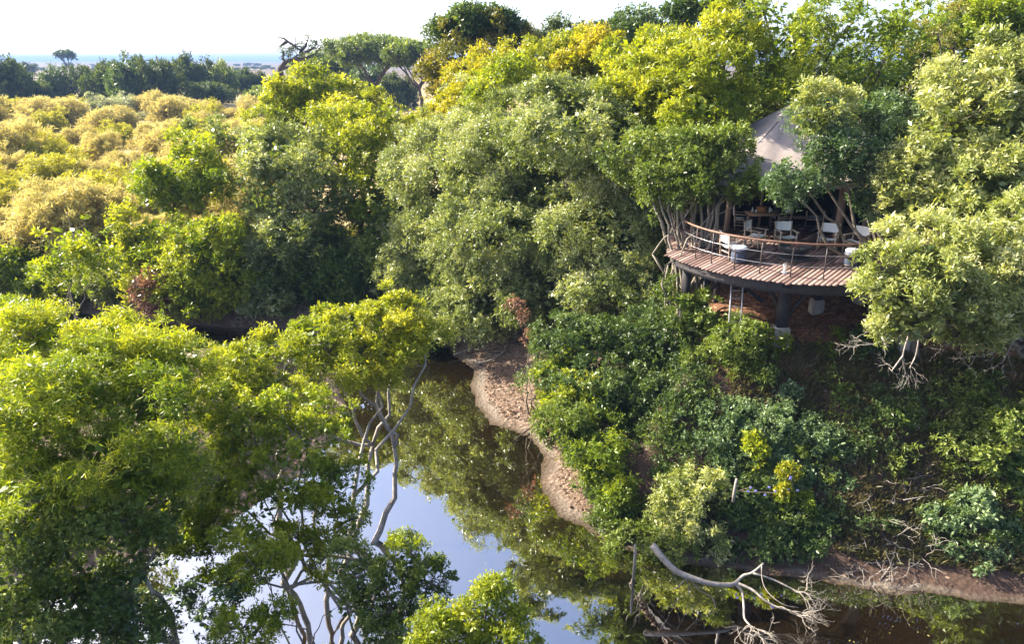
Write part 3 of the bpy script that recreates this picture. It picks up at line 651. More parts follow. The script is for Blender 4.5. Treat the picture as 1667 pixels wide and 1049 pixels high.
S('leafy young stems in the bottom middle before the bright water', 'lime', 'broad', (400, 12.0), [(400, 1020, 11.8, 44, 28), (350, 985, 11.8, 34, 20), (440, 1000, 12, 26, 22), (530, 1000, 12.2, 24, 16)], dens=.9, gap=.34, core=.15, kmul=.72, nb=14)
# ---- steep right bank
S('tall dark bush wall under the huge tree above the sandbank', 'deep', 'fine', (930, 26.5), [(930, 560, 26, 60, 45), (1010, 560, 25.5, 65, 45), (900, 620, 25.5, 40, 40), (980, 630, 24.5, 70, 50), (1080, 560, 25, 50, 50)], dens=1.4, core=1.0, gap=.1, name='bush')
S('rust red dry bush hanging at the head of the sandbank', 'dry', 'fine', (862, 27.5), [(842, 492, 28, 9, 8), (852, 515, 28, 7, 14), (864, 548, 27.6, 7, 14), (880, 590, 26.8, 7, 16)], dens=.8, core=.0, name='bush', cover=.5, nb=12, gap=.1, tr=.2, kmul=.7)
S('yellow tinged bush on the sandbank edge below the rust red bush', 'lime', 'fine', (905, 25.2), [(905, 650, 24.4, 30, 38), (925, 600, 25.2, 32, 30), (890, 620, 25, 20, 22), (945, 660, 23.8, 40, 36)], dens=1.1, core=.6, name='bush', gap=.2)
S('long olive green bush trailing down to the water beside the lower leaf strewn bank', 'green', 'fine', (960, 22.5), [(950, 720, 22.4, 52, 45), (990, 780, 21.4, 50, 45), (1010, 830, 20.4, 42, 38), (920, 690, 23, 34, 28)], dens=1.2, core=.8, name='bush', gap=.15,
  extra=[('sunlit_foliage', 'lime', [(985, 745, 21.2, 34, 34), (1010, 800, 20.2, 22, 30)], 'fine')])  # lime leaves: the bush's sunlit highlight is put into leaf colour
S('mass of dark creeper covering the bank in front of the deck support', 'deep', 'broad', (1080, 22.5), [(1060, 640, 23.6, 60, 40), (1060, 710, 22.6, 62, 42), (1090, 770, 21.5, 55, 42), (1130, 620, 23.6, 45, 34)], dens=1.35, core=.9, name='creeper', kmul=.6)
S('thick mound of blue green creeper in the middle of the right bank', 'blue', 'broad', (1230, 21.8), [(1180, 690, 21.8, 62, 42), (1260, 700, 21.4, 70, 48), (1330, 720, 21.2, 55, 50), (1210, 770, 20.6, 52, 44), (1290, 790, 20.2, 60, 48), (1360, 780, 20.3, 40, 40)], dens=1.35, core=.9, name='creeper', kmul=.6)
S('mound of creeper trailing low over the water behind the fallen branch', 'deep', 'broad', (1240, 19.6), [(1190, 850, 19.6, 50, 42), (1260, 860, 19.3, 52, 40), (1320, 850, 19.3, 42, 36), (1220, 800, 20, 42, 30)], dens=1.3, core=.8, name='creeper', kmul=.6)
S('bright green bush on the bank crest between the ladder and the concrete pier', 'green', 'fine', (1180, 24.6), [(1140, 520, 24.4, 40, 36), (1190, 560, 23.8, 46, 36), (1110, 480, 25, 28, 26), (1235, 600, 23, 40, 28), (1165, 600, 23.4, 46, 32), (1205, 545, 22.7, 34, 22)], dens=1.25, core=.7, name='bush', gap=.15)
S('low bush with arching tips before the bare soil right of the pier', 'lime', 'fine', (1310, 23.2), [(1340, 555, 23.4, 34, 10), (1315, 580, 23.2, 16, 22), (1250, 560, 23.4, 26, 12)], dens=.9, core=.3, name='bush', gap=.2)
S('pale sunlit bush overhanging the base of the fallen branch', 'pale', 'fine', (1120, 19.2), [(1110, 800, 19.4, 42, 32), (1150, 790, 19.4, 36, 28), (1085, 840, 19, 30, 32), (1120, 860, 18.8, 40, 32), (1150, 890, 18.6, 32, 28)], bark='bark_pale', dens=1.15, core=.6, name='bush', gap=.2)
S('low tangle of creeper overhanging the waterline left of the fallen branch', 'green', 'fine', (1040, 19.4), [(1030, 870, 19.2, 42, 26), (1080, 895, 18.6, 40, 24), (1000, 850, 19.8, 30, 26)], dens=1.1, core=.7, name='creeper', gap=.2)
S('dark creeper curtain hanging to the water behind the fork of the fallen branch', 'deep', 'fine', (1290, 18.8), [(1200, 895, 18.4, 50, 26), (1280, 890, 18.4, 50, 26), (1345, 880, 18.6, 36, 26)], dens=1.1, core=.7, name='creeper', gap=.2)
S('round blue green broad leaved bush low on the bank at right', 'blue', 'broad', (1570, 18.7), [(1540, 860, 18.5, 40, 34), (1590, 850, 18.5, 42, 34), (1570, 885, 18.2, 50, 26), (1625, 880, 18.4, 26, 24)], dens=1.3, core=.9, name='bush', kmul=.85, tr=.3)
S('leafy green bush at the right edge halfway down the bank', 'green', 'broad', (1650, 19.5), [(1650, 690, 19.4, 36, 38), (1640, 750, 19.2, 38, 40), (1665, 800, 19, 26, 36)], dens=1.2, core=.7, name='bush', kmul=.8, tr=.3)
S('narrow creeper column hanging under the right tree beside the far pier', 'deep', 'fine', (1415, 22.8), [(1410, 560, 22.8, 24, 36), (1425, 600, 22.6, 24, 28)], dens=1.2, core=.8, name='creeper')
S('dull green grassy bush on the slope above the bare twig heap', 'green', 'fine', (1480, 21.2), [(1450, 690, 21.2, 55, 34), (1530, 700, 21, 50, 34), (1430, 760, 20.3, 42, 30), (1500, 660, 21.8, 60, 28)], dens=.9, core=.4, name='bush', gap=.25, cover=1.1)
S('low mossy green bush along the crest behind the round blue green bush', 'green', 'fine', (1570, 21.2), [(1560, 640, 22, 62, 26), (1620, 680, 21, 40, 34), (1580, 740, 20, 50, 32)], dens=.9, core=.4, name='bush', gap=.2, cover=1.1)
S('drooping yellow leaved sprig left of the lilac flowers', 'lime', 'broad', (1240, 20.2), [(1232, 755, 20.2, 11, 32), (1225, 722, 20.4, 9, 12)], dens=.7, core=.1, name='shrub', kmul=1.0, tr=.25)
S('small shrub with orange young leaves and yellow lower leaves beside the lilac flowers', 'orange', 'broad', (1290, 19.6), [(1292, 770, 19.3, 9, 7), (1275, 768, 19.3, 6, 6), (1278, 800, 19.2, 7, 14)], dens=.9, core=.0, kmul=.6, name='shrub', tr=.16,
  extra=[('lower_leaves', 'lime', [(1310, 815, 19.1, 17, 14), (1278, 818, 19.1, 11, 14)], 'broad')])
# lilac flowers on a creeper
def flowers():
    rng = np.random.default_rng(77)
    root = empty('flowering_creeper', W(1250, 800, 19.2), 'thin creeper with scattered lilac flowers on the bank over the fallen branch', 'creeper')
    o0 = W(1250, 800, 19.2); sm = MB()
    pts = [(1222, 794), (1230, 799), (1245, 806), (1283, 797), (1298, 798), (1287, 777), (1300, 835), (1262, 800), (1286, 779), (1218, 800), (1252, 793), (1310, 842)]
    P = [W(a, b, 19.0) for a, b in pts]
    vine = [W(a, b, 19.15) for a, b in ((1200, 800), (1230, 802), (1265, 803), (1290, 790), (1300, 830), (1312, 850))]
    sm.tube(vine, .012, 5)
    for a, b in ((0, 0), (5, 3), (6, 4), (11, 5)): sm.tube([P[a], vine[b]], .008, 4)
    sm.build('stem', M['twig'], root, o0)
    for p in P:
        mb = MB()
        for k in range(6):
            a = k * math.pi / 3 + rng.random(); r = .045
            f = np.array((math.cos(a), -.5, math.sin(a) * .9)) * r; s = np.array((-math.sin(a), 0, math.cos(a))) * r * .5
            mb.add([p, p + f * .6 + s, p + f * 1.2, p + f * .6 - s], [(0, 1, 2, 3)], [rng.random()])
        mb.build('flower', M['flower'], root, o0)
flowers()
# ---- ground cover and grass, uncountable
def ground_cover():
    rng = np.random.default_rng(9)
    def field(n, x0, x1, y0, y1, keepf, hh, name, mat, L, asp, nl, up, tr, nf, label=None):
        x = rng.uniform(x0, x1, n); y = rng.uniform(y0, y1, n); z = terrain(x, y)
        P = np.stack([x, y, z], -1); k = keepf(x, y, z, P); P = P[k]
        hgt = hh * vnoise(P, 1.2, 21) ** 1.5 * rng.uniform(.2, 1.3, len(P)); P[:, 2] += hgt
        mb = MB(); O = np.tile((0, -.3, .8), (len(P), 1))
        leaf_cloud(mb, P, np.full(len(P), tr), O, L, 1, asp, nl, .8, up, .7, .1, .4, rng, np.clip(vnoise(P, .6, 8) * .8 + rng.random(len(P)) * .2, 0, 1), n_fixed=nf)
        CNT[0] += mb.n // 4
        tag(mb.build(name, M[mat], None), kind='stuff')
    field(8500, 0, 22, 15.5, 27, lambda x, y, z, P: (z > .7) & (z < 4.75) & (vnoise(P, .55, 31) > .42) & ((x < 9) | (vnoise(P, .7, 39) > .58)) & ~((x > 7.8) & (z > 3.9)), .35, 'ground_cover', 'deep', .075, .42, 7, .5, .26, 9)
    field(2600, 1, 16, 16.5, 26, lambda x, y, z, P: (z > .6) & (z < 4.4) & (vnoise(P, .7, 33) > .6), .4, 'green_ground_cover', 'green', .075, .42, 7, .5, .26, 8)  # lighter green patches of cover, scattered by noise
    field(3200, -26, -3, 8, 34, lambda x, y, z, P: (z > .3) & (vnoise(P, .5, 35) > .3), .3, 'undergrowth', 'green', .08, .4, 7, .5, .3, 8)
    field(3800, -45, 2, 36, 46, lambda x, y, z, P: (z > .9) & (vnoise(P, .4, 36) > .35), .5, 'far_bank_undergrowth', 'olive', .14, .4, 7, .5, .45, 8)
    # grass blades on the slope: long narrow upright
    def grass(name, n, x0, x1, y0, y1, keepf, L, mat):
        x = rng.uniform(x0, x1, n); y = rng.uniform(y0, y1, n); z = terrain(x, y); P = np.stack([x, y, z], -1)
        P = P[keepf(x, y, z, P)]; P = np.repeat(P, 16, 0) + rng.normal(size=(len(P) * 16, 3)) * (.07, .07, 0)
        m = len(P); d = rng.normal(size=(m, 3)) * .45; d[:, 2] = 1; d[:, 1] -= .25; d = nrm(d); Ls = L * rng.uniform(.4, 1.2, m)
        side = nrm(np.cross(d, rng.normal(size=(m, 3)))) * (.045 * Ls)[:, None]
        tip = P + d * Ls[:, None]; tip[:, 2] -= .18 * Ls
        mid = P + d * (Ls * .5)[:, None]
        V = np.stack([P - side, P + side, mid + side, mid - side, tip, tip], 1)
        b = np.arange(m)[:, None] * 6
        F = np.vstack([b + [0, 1, 2, 3], b + [3, 2, 4, 4]]); r = rng.random(m) * .6 + .4 * vnoise(P, .8, 3)
        mb = MB(); mb.add(V.reshape(-1, 3), F, np.concatenate([r, r])); tag(mb.build(name, M[mat]), kind='stuff')
    grass('bank_grass', 11000, 6.5, 22, 15.8, 27, lambda x, y, z, P: (z > .35) & (z < 4.8) & ((vnoise(P, .5, 41) > .5) | (x > 9.5)), .30, 'grass')
    grass('far_bank_grass', 4000, -45, -2, 36, 47, lambda x, y, z, P: (z > .5) & (vnoise(P, .4, 42) > .35), .8, 'grass')
ground_cover()
# ---- fallen leaves
M['litter'] = leaf_mat('leaf_litter', [(.06,.04,.03),(.16,.105,.075),(.30,.21,.155),(.46,.36,.29)], tfac=.1, rough=.8, spec=.15)
def litter():
    rng = np.random.default_rng(14)
    n = 42000; x = rng.uniform(-4, 15, n); y = rng.uniform(15, 36, n); z = terrain(x, y)
    k = (z > .07) & (z < 4.9) & ((x < 3.5) | (rng.random(n) < .12)) & (vnoise(np.stack([x, y, 0 * x], -1), .9, 5) > .18); P = np.stack([x, y, z + .015], -1)[k]
    mb = MB(); loose_leaves(mb, P, .13, .55, rng, .6, .5); tag(mb.build('leaf_litter', M['litter']), kind='stuff')
    n = 420; x = rng.uniform(-2, 11, n); y = rng.uniform(13, 24, n); z = terrain(x, y); k = z < -.1
    P = np.stack([x, y, 0 * x + .006], -1)[k]; k = vnoise(P, .7, 3) > .42; P = P[k]
    mb = MB(); m = len(P); a = rng.uniform(0, 6.28, m); d = np.stack([np.cos(a), np.sin(a), 0 * a], -1); s = np.stack([-np.sin(a), np.cos(a), 0 * a], -1)
    L = rng.uniform(.03, .08, m)[:, None]
    V = np.stack([P, P + d * L * .5 + s * L * .25, P + d * L, P + d * L * .5 - s * L * .25], 1).reshape(-1, 3)
    mb.add(V, (np.arange(m) * 4)[:, None] + np.arange(4), rng.random(m)); tag(mb.build('floating_leaves', M['gold']), kind='stuff')
litter()

def debris():
    rng = np.random.default_rng(88); o = G(800, 572, .3); o[2] = tz(o[0], o[1]); root = empty('driftwood_pile', o, 'tangle of washed up sticks at the head of the sandbank under the foliage', 'driftwood'); mb = MB()
    for k in range(60):
        g = G(rng.uniform(765, 850), rng.uniform(558, 592), .3); z = tz(g[0], g[1])
        if z < 0.02: continue
        a = rng.uniform(-.6, .6); L = rng.uniform(.3, 1.3); d = np.array((math.cos(a), math.sin(a), rng.uniform(-.05, .15))) * L; p = np.array((g[0], g[1], z + rng.uniform(.03, .2)))
        mb.tube(bez(p, p + d, (0, 0, .08), rng, 5, .04), np.linspace(rng.uniform(.012, .035), .008, 5), 5)
    mb.build('sticks', M['bark_pale'], root, o)
debris()
# ---- scrubby plain: golden shrubs (prototypes copied)
def shrub_proto(name, mat, spec, seed, L_at, asp_up=0.0, dens=1.2, nblob=6, cover=1.5, bark='twig', flat=1.0, gap=.1, core=.8):
    """a unit-ish shrub: about 2 m radius, 2.4 m tall, at the origin"""
    rng = np.random.default_rng(seed); blobs = []
    for i in range(nblob):
        a = i * 2.4 + rng.random(); r = rng.uniform(.3, 1.15) if i else 0
        rr = rng.uniform(.75, 1.15)
        blobs.append((np.array((math.cos(a) * r, math.sin(a) * r, (.9 + rng.uniform(-.2, .6)) * flat)), (rr, rr, rr * rng.uniform(.65, .95) * flat)))
    mb = MB(); C, Rr = foliage(mb, blobs, spec, L_at, rng, .42, dens, cover, gap, core, lumpy=False, shell=.5)
    tb = MB(); grow(tb, (0, 0, 0), blobs, C, rng, .05, 4, 5, splay=.4, twig=.012)
    return tb, mb
def make_proto(name, tb, mb, mat, bark='twig', parts=('stems', 'foliage')):
    root = empty(name, (0, 0, 0)); tb.build(parts[0], M[bark], root, smooth=True); mb.build(parts[1], M[mat], root); CNT[0] += mb.n // 4
    return root
USED = set()
def put(proto, x, y, s, rz, label, cat, group, z=None, sz=None):
    o = proto if id(proto) not in USED else copy_tree(proto); USED.add(id(proto))
    o.location = (x, y, (tz(x, y) if z is None else z) - .05); o.scale = (s, s, s if sz is None else sz); o.rotation_euler = (0, 0, rz)
    return tag(o, label, cat, group)
def plain():
    rng = np.random.default_rng(31)
    P = {}
    for k, (mat, seed, L) in {'gold0': ('gold', 1, 30), 'gold1': ('gold', 2, 30), 'gg0': ('goldgreen', 3, 30), 'gg1': ('goldgreen', 4, 30), 'grey': ('greyleaf', 5, 30), 'grn': ('far', 6, 30)}.items():
        tb, mb = shrub_proto('s', mat, 'feather' if mat in ('gold', 'goldgreen') else 'fine', seed, L, nblob=8, dens=1.15, gap=.22 if 'gold' in mat else .1, core=.6)
        P[k] = make_proto('golden_shrub' if 'gold' in mat else ('grey_shrub' if mat == 'greyleaf' else 'green_shrub'), tb, mb, mat)
    # rows of (photo y of the foot, spacing px, radius px)
    rows = [(196, 34, 30), (210, 40, 34), (226, 46, 40), (246, 50, 44), (268, 56, 50), (292, 62, 54), (318, 66, 58), (345, 70, 60), (372, 74, 62), (400, 80, 62)]
    rname = ['farthest', 'second farthest', 'third', 'fourth', 'fifth', 'sixth', 'seventh', 'eighth', 'ninth', 'nearest']
    for ri, (py, sp, rp) in enumerate(rows):
        px = -60 + rng.uniform(0, 20); k = 0
        xmax = 470 if py < 300 else 440
        while px < xmax:
            pyj = py + rng.uniform(-6, 6); g = G(px, pyj, 3.2)
            m = mpp(px, pyj, g[1])
            if not (90 < px < 145 and 258 < py < 300) and rng.random() < .86:
                r = rp * m * rng.uniform(.7, 1.1); t = rng.random()
                greenish = (px < 200 and py < 235) or py > 330
                if t < .05: kk = 'grey'
                elif t < .09: kk = 'grn'
                elif t < (.46 if greenish else .22): kk = rng.choice(['gg0', 'gg1'])
                else: kk = rng.choice(['gold0', 'gold1'])
                if 150 < px < 230 and py < 215: kk = 'grey'
                col = {'gol': 'golden', 'gg0': 'yellow green', 'gg1': 'yellow green', 'gre': 'pale grey green', 'grn': 'green'}[kk[:3]]
                side = 'left edge' if px < 90 else ('middle' if px < 260 else 'right end')
                lb = '%s shrub at the %s of the %s row on the plain' % (col, side, rname[ri])
                s = r / 1.9 * rng.uniform(.8, 1.15); put(P[kk], g[0], g[1], s, rng.uniform(0, 6), lb, 'shrub', '%s shrubs at the %s of the %s row' % (col, side, rname[ri]), sz=min(s * rng.uniform(.7, 1.25), 2.6))
            px += sp * rng.uniform(.75, 1.25); k += 1
plain()
def far_trees():
    rng = np.random.default_rng(47)
    Q = {}
    for k, (mat, seed, flat) in {'a': ('far', 11, 1.25), 'b': ('far', 12, 1.1), 'c': ('deep', 13, 1.2), 'd': ('green', 14, 1.15)}.items():
        tb, mb = shrub_proto('t', mat, 'fine', seed, 45, nblob=9, dens=1.25, flat=flat, gap=.2, core=.9)
        Q[k] = make_proto('tree', tb, mb, mat, 'bark_dark', ('trunk', 'crown'))
    lst = [  # (px, foot py, width px, height px, kind, label)
     (15, 178, 90, 88, 'a', 'dusky tree at the left edge of the tree line'), (62, 176, 50, 42, 'b', 'low grey green tree right of the dusky left edge tree'),
     (98, 172, 62, 64, 'c', 'dark rounded tree directly below the lone umbrella tree'), (150, 172, 40, 66, 'b', 'narrow tree left of the biggest dark tree clump'),
     (180, 178, 60, 76, 'a', 'left shoulder of the dark tree clump, a broad green tree'), (222, 180, 76, 90, 'c', 'tallest dark tree in the middle of the tree line'),
     (268, 180, 70, 84, 'b', 'olive tree right of the tallest dark tree'), (318, 172, 72, 82, 'a', 'high grey green tree in the right part of the tree line'),
     (365, 168, 50, 64, 'd', 'greener tree standing before the right part of the tree line'), (345, 178, 70, 44, 'b', 'low spreading tree below the high grey green tree'),
     (412, 165, 60, 52, 'a', 'pale distant tree left of the bare topped tree'), (380, 140, 44, 30, 'c', 'small dark distant tree behind the greener tree'),
     (450, 160, 46, 36, 'd', 'low green tree at the foot of the bare topped tree'), (510, 160, 80, 70, 'd', 'green tree left below the umbrella acacias'),
     (555, 165, 84, 74, 'a', 'dusky green tree under the first umbrella acacia'), (470, 165, 60, 40, 'b', 'olive tree right of the bare topped tree foot'),
     (605, 172, 76, 68, 'c', 'dark bluish tree under the umbrella acacias'), (650, 178, 60, 58, 'a', 'low tree left of the tall olive tree'),
     (430, 182, 70, 40, 'd', 'leafy green tree at the back of the shrubs near the yellow crown'), (120, 105, 14, 5, 'b', None), (40, 128, 40, 26, 'a', 'hazy distant tree behind the left edge tree')]
    for px, py, wp, hp, k, lb in lst:
        if lb is None: continue
        g = G(px, py, 3.2); m = mpp(px, py, g[1]); put(Q[k], g[0], g[1], wp * m / 3.6, rng.uniform(0, 6), lb, 'tree', None, sz=hp * m / 2.9)
    # scattered dots of trees far out on the plain
    for i in range(64):
        px = rng.uniform(-20, 700); py = rng.uniform(107, 116); g = G(px, py, 2.6); m = mpp(px, py, g[1]); r = rng.uniform(4, 10)
        put(Q['a' if i % 2 else 'b'], g[0], g[1], r * m / 2, rng.uniform(0, 6), 'tiny hazy tree far out on the plain below the blue hills', 'tree', 'tiny far trees below the hills', sz=r * m / 4.5)
far_trees()
def umbrella(label, px, foot, Y, crownpy, wpx, thick, trunk, lean=0.0, layers=3, seed=1, k=.0028):
    rng = np.random.default_rng(seed); m = mpp(px, 110, Y)
    x = W(px, 110, Y)[0]; z0 = tz(x, Y); base = np.array((x + lean * m, Y, z0)); top = W(px, crownpy, Y)
    root = empty('umbrella_acacia', base, label, 'tree'); mb = MB(); C = []; Rr = []
    for l in range(layers):
        n = int(150 * (1 - .2 * l)); r = np.sqrt(rng.random(n)) * wpx * .5 * m * (1 - .12 * l); a = rng.uniform(0, 6.28, n)
        off = rng.uniform(-.25, .25, 2) * wpx * m * (l > 0) * .4
        zz = top[2] - l * thick * m * .45 - (r / (wpx * .5 * m)) ** 2 * thick * m * .55
        C.append(np.stack([top[0] + off[0] + r * np.cos(a), Y + off[1] + r * .8 * np.sin(a), zz + rng.normal(size=n) * thick * m * .05], -1)); Rr.append(np.full(n, wpx * m * .06))
    C = np.vstack(C); Rr = np.concatenate(Rr); O = np.tile((0, 0, 1.0), (len(C), 1)); keep = vnoise(C, 3 / (wpx * m), 2) > .12; C, Rr, O = C[keep], Rr[keep], O[keep]
    C2 = C.copy(); leaf_cloud(mb, C2, Rr, O * .1, k * Y, 2.0, .5, 7, .8, 0, .1, 0, .8, rng)
    mb.v = [np.stack([v[:, 0], v[:, 1], v[:, 2]], -1) for v in mb.v]
    tb = MB(); fork = base * .62 + np.array((top[0], Y, top[2])) * .38; tb.tube(bez(base - (0, 0, .5), fork, (lean * .002, 0, 0), rng, 7, .02), np.linspace(trunk, trunk * .7, 7), 6)
    for i in range(7):
        a = i * .9 + rng.random(); q = np.array((top[0] + math.cos(a) * wpx * .3 * m, Y + math.sin(a) * wpx * .25 * m, top[2] - thick * m * .7))
        P = bez(fork, q, (0, 0, -.12), rng, 7, .03); tb.tube(P, np.linspace(trunk * .55, trunk * .15, 7), 5)
        dd = np.linalg.norm(C - q, axis=1)
        for j in np.argsort(dd)[:9]: tb.tube(bez(P[4], C[j], (0, 0, -.1), rng, 5, .04), np.linspace(trunk * .16, trunk * .06, 5), 4, cap=False)
    tb.build('trunk', M['bark_dark'], root, base, smooth=True); mb.build('crown', M['far' if Y > 250 else 'green'], root, base); CNT[0] += mb.n // 4
umbrella('lone umbrella tree on the open plain against the sky', 105, 120, 470, 84, 34, 9, .55, lean=8, layers=2, seed=3, k=.0024)
umbrella('wide flat topped acacia left of the tall olive tree', 608, 150, 165, 66, 156, 24, .5, seed=4)
umbrella('second flat topped acacia tucked between the wide acacia and the olive tree', 672, 150, 150, 74, 104, 22, .45, lean=14, seed=5)
umbrella('low flat topped acacia in front of and left of the wide acacia', 520, 150, 175, 92, 90, 22, .4, seed=6)
def bare_topped():
    rng = np.random.default_rng(61); Y = 150; x = W(458, 110, Y)[0]; base = np.array((x, Y, tz(x, Y)))
    root = empty('bare_topped_tree', base, 'half dead tree with bare leaning limbs and few leaf tufts against the sky', 'tree')
    tb = MB(); mb = MB()
    main = [W(457, 150, Y), W(458, 128, Y), W(456, 112, Y), W(465, 100, Y)]
    main[0] = base - (0, 0, .5); tb.tube(main, [.9, .75, .6, .45], 6)
    limbs = [[(465, 100), (480, 95), (490, 82), (475, 72), (462, 62), (452, 60)], [(458, 112), (470, 108), (480, 112), (490, 105)], [(465, 100), (460, 95), (462, 84), (458, 80)], [(488, 88), (500, 84), (510, 78), (516, 70)], [(480, 95), (495, 96), (512, 88), (520, 80)], [(490, 82), (498, 74), (500, 68)], [(468, 67), (460, 72), (455, 75)]]
    for l in limbs: tb.tube([W(a, b, Y + rng.uniform(-1, 1)) for a, b in l], np.linspace(.38, .12, len(l)), 5)
    tips = [(500, 68, 8), (516, 72, 8), (508, 80, 7), (470, 82, 8), (458, 84, 6), (478, 78, 6), (518, 82, 6), (490, 76, 6), (468, 92, 9), (492, 92, 6), (484, 104, 7), (480, 72, 4)]
    C = np.array([W(a, b, Y + rng.uniform(-2, 2)) for a, b, r in tips]); Rr = np.array([r * .13 for a, b, r in tips])
    leaf_cloud(mb, C, Rr, rand_unit(rng, len(C)), .36, 1.1, .45, 6, .8, .1, .5, 0, .5, rng)
    for c in C:
        for _ in range(3): q = c + rng.normal(size=3) * 1.0; tb.tube(bez(c, q, (0, 0, .1), rng, 4, .1), [.1, .08, .06, .04], 4, cap=False)
    tb.build('trunk', M['bark_dark'], root, base, smooth=True); mb.build('leaf_tufts', M['deep'], root, base)
bare_topped()
# ------------------------------------------------------------ the camp: deck, tent, furniture
DZ = 7.6; DC = np.array((10.0, 25.9)); DR = 4.62
M['plank'] = rough_mat('weathered_plank', (.085, .05, .042), (.22, .145, .125), 5, .8, .3, .3, (1, 1, 1), use_rnd=.55)
M['dark_timber'] = rough_mat('dark_timber', (.018, .016, .018), (.045, .04, .042), 6, .75, .3, .3)
M['rail_wood'] = rough_mat('rail_wood', (.075, .038, .025), (.16, .085, .055), 6, .6, .4, .3)
M['post_metal'] = rough_mat('post_metal', (.03, .02, .02), (.06, .04, .035), 8, .5, .5, 0)
M['cable'] = rough_mat('steel_cable', (.42, .42, .45), (.55, .55, .58), 8, .35, .5, 0, metal=.6)
M['concrete'] = rough_mat('pier_concrete', (.22, .20, .18), (.38, .35, .32), 4, .9, .2, .4)
M['canvas'] = rough_mat('roof_canvas', (.25, .21, .195), (.33, .28, .26), 1.6, .85, .2, .25)
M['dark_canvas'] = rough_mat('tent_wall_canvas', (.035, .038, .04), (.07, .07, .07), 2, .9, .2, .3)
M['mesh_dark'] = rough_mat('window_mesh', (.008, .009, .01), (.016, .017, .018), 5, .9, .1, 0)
M['tent_wood'] = rough_mat('tent_pole_wood', (.15, .10, .075), (.32, .23, .18), 5, .8, .3, .4, (1, 1, .3))
M['chair_wood'] = rough_mat('chair_wood', (.36, .27, .19), (.55, .44, .34), 7, .55, .4, .1)
M['chair_canvas'] = rough_mat('chair_canvas', (.66, .66, .66), (.78, .78, .78), 3, .9, .2, .1)
M['table_wood'] = rough_mat('table_wood', (.30, .19, .11), (.5, .34, .22), 6, .5, .4, .1)
M['iron'] = rough_mat('fire_bowl_iron', (.015, .017, .018), (.045, .045, .045), 8, .6, .5, .3)
M['ash'] = rough_mat('ash', (.2, .19, .18), (.4, .38, .36), 12, .95, .1, .4)
M['drum_blue'] = rough_mat('drum_blue', (.03, .04, .07), (.06, .075, .115), 6, .6, .4, .1)
M['cushion'] = rough_mat('cushion_cloth', (.55, .58, .64), (.7, .72, .76), 4, .9, .2, .2)
M['grey_cloth'] = rough_mat('grey_upholstery', (.14, .13, .15), (.22, .21, .24), 4, .9, .2, .2)
M['glassy'] = rough_mat('pale_glass', (.6, .64, .66), (.75, .78, .8), 4, .15, .7, 0)
M['wax'] = rough_mat('candle_wax', (.75, .72, .65), (.85, .82, .75), 4, .5, .4, 0)
M['basket'] = rough_mat('basket_wood', (.35, .15, .05), (.55, .28, .12), 14, .7, .3, .3)
M['alu'] = rough_mat('ladder_metal', (.20, .20, .22), (.32, .32, .35), 8, .5, .5, 0, metal=.3)

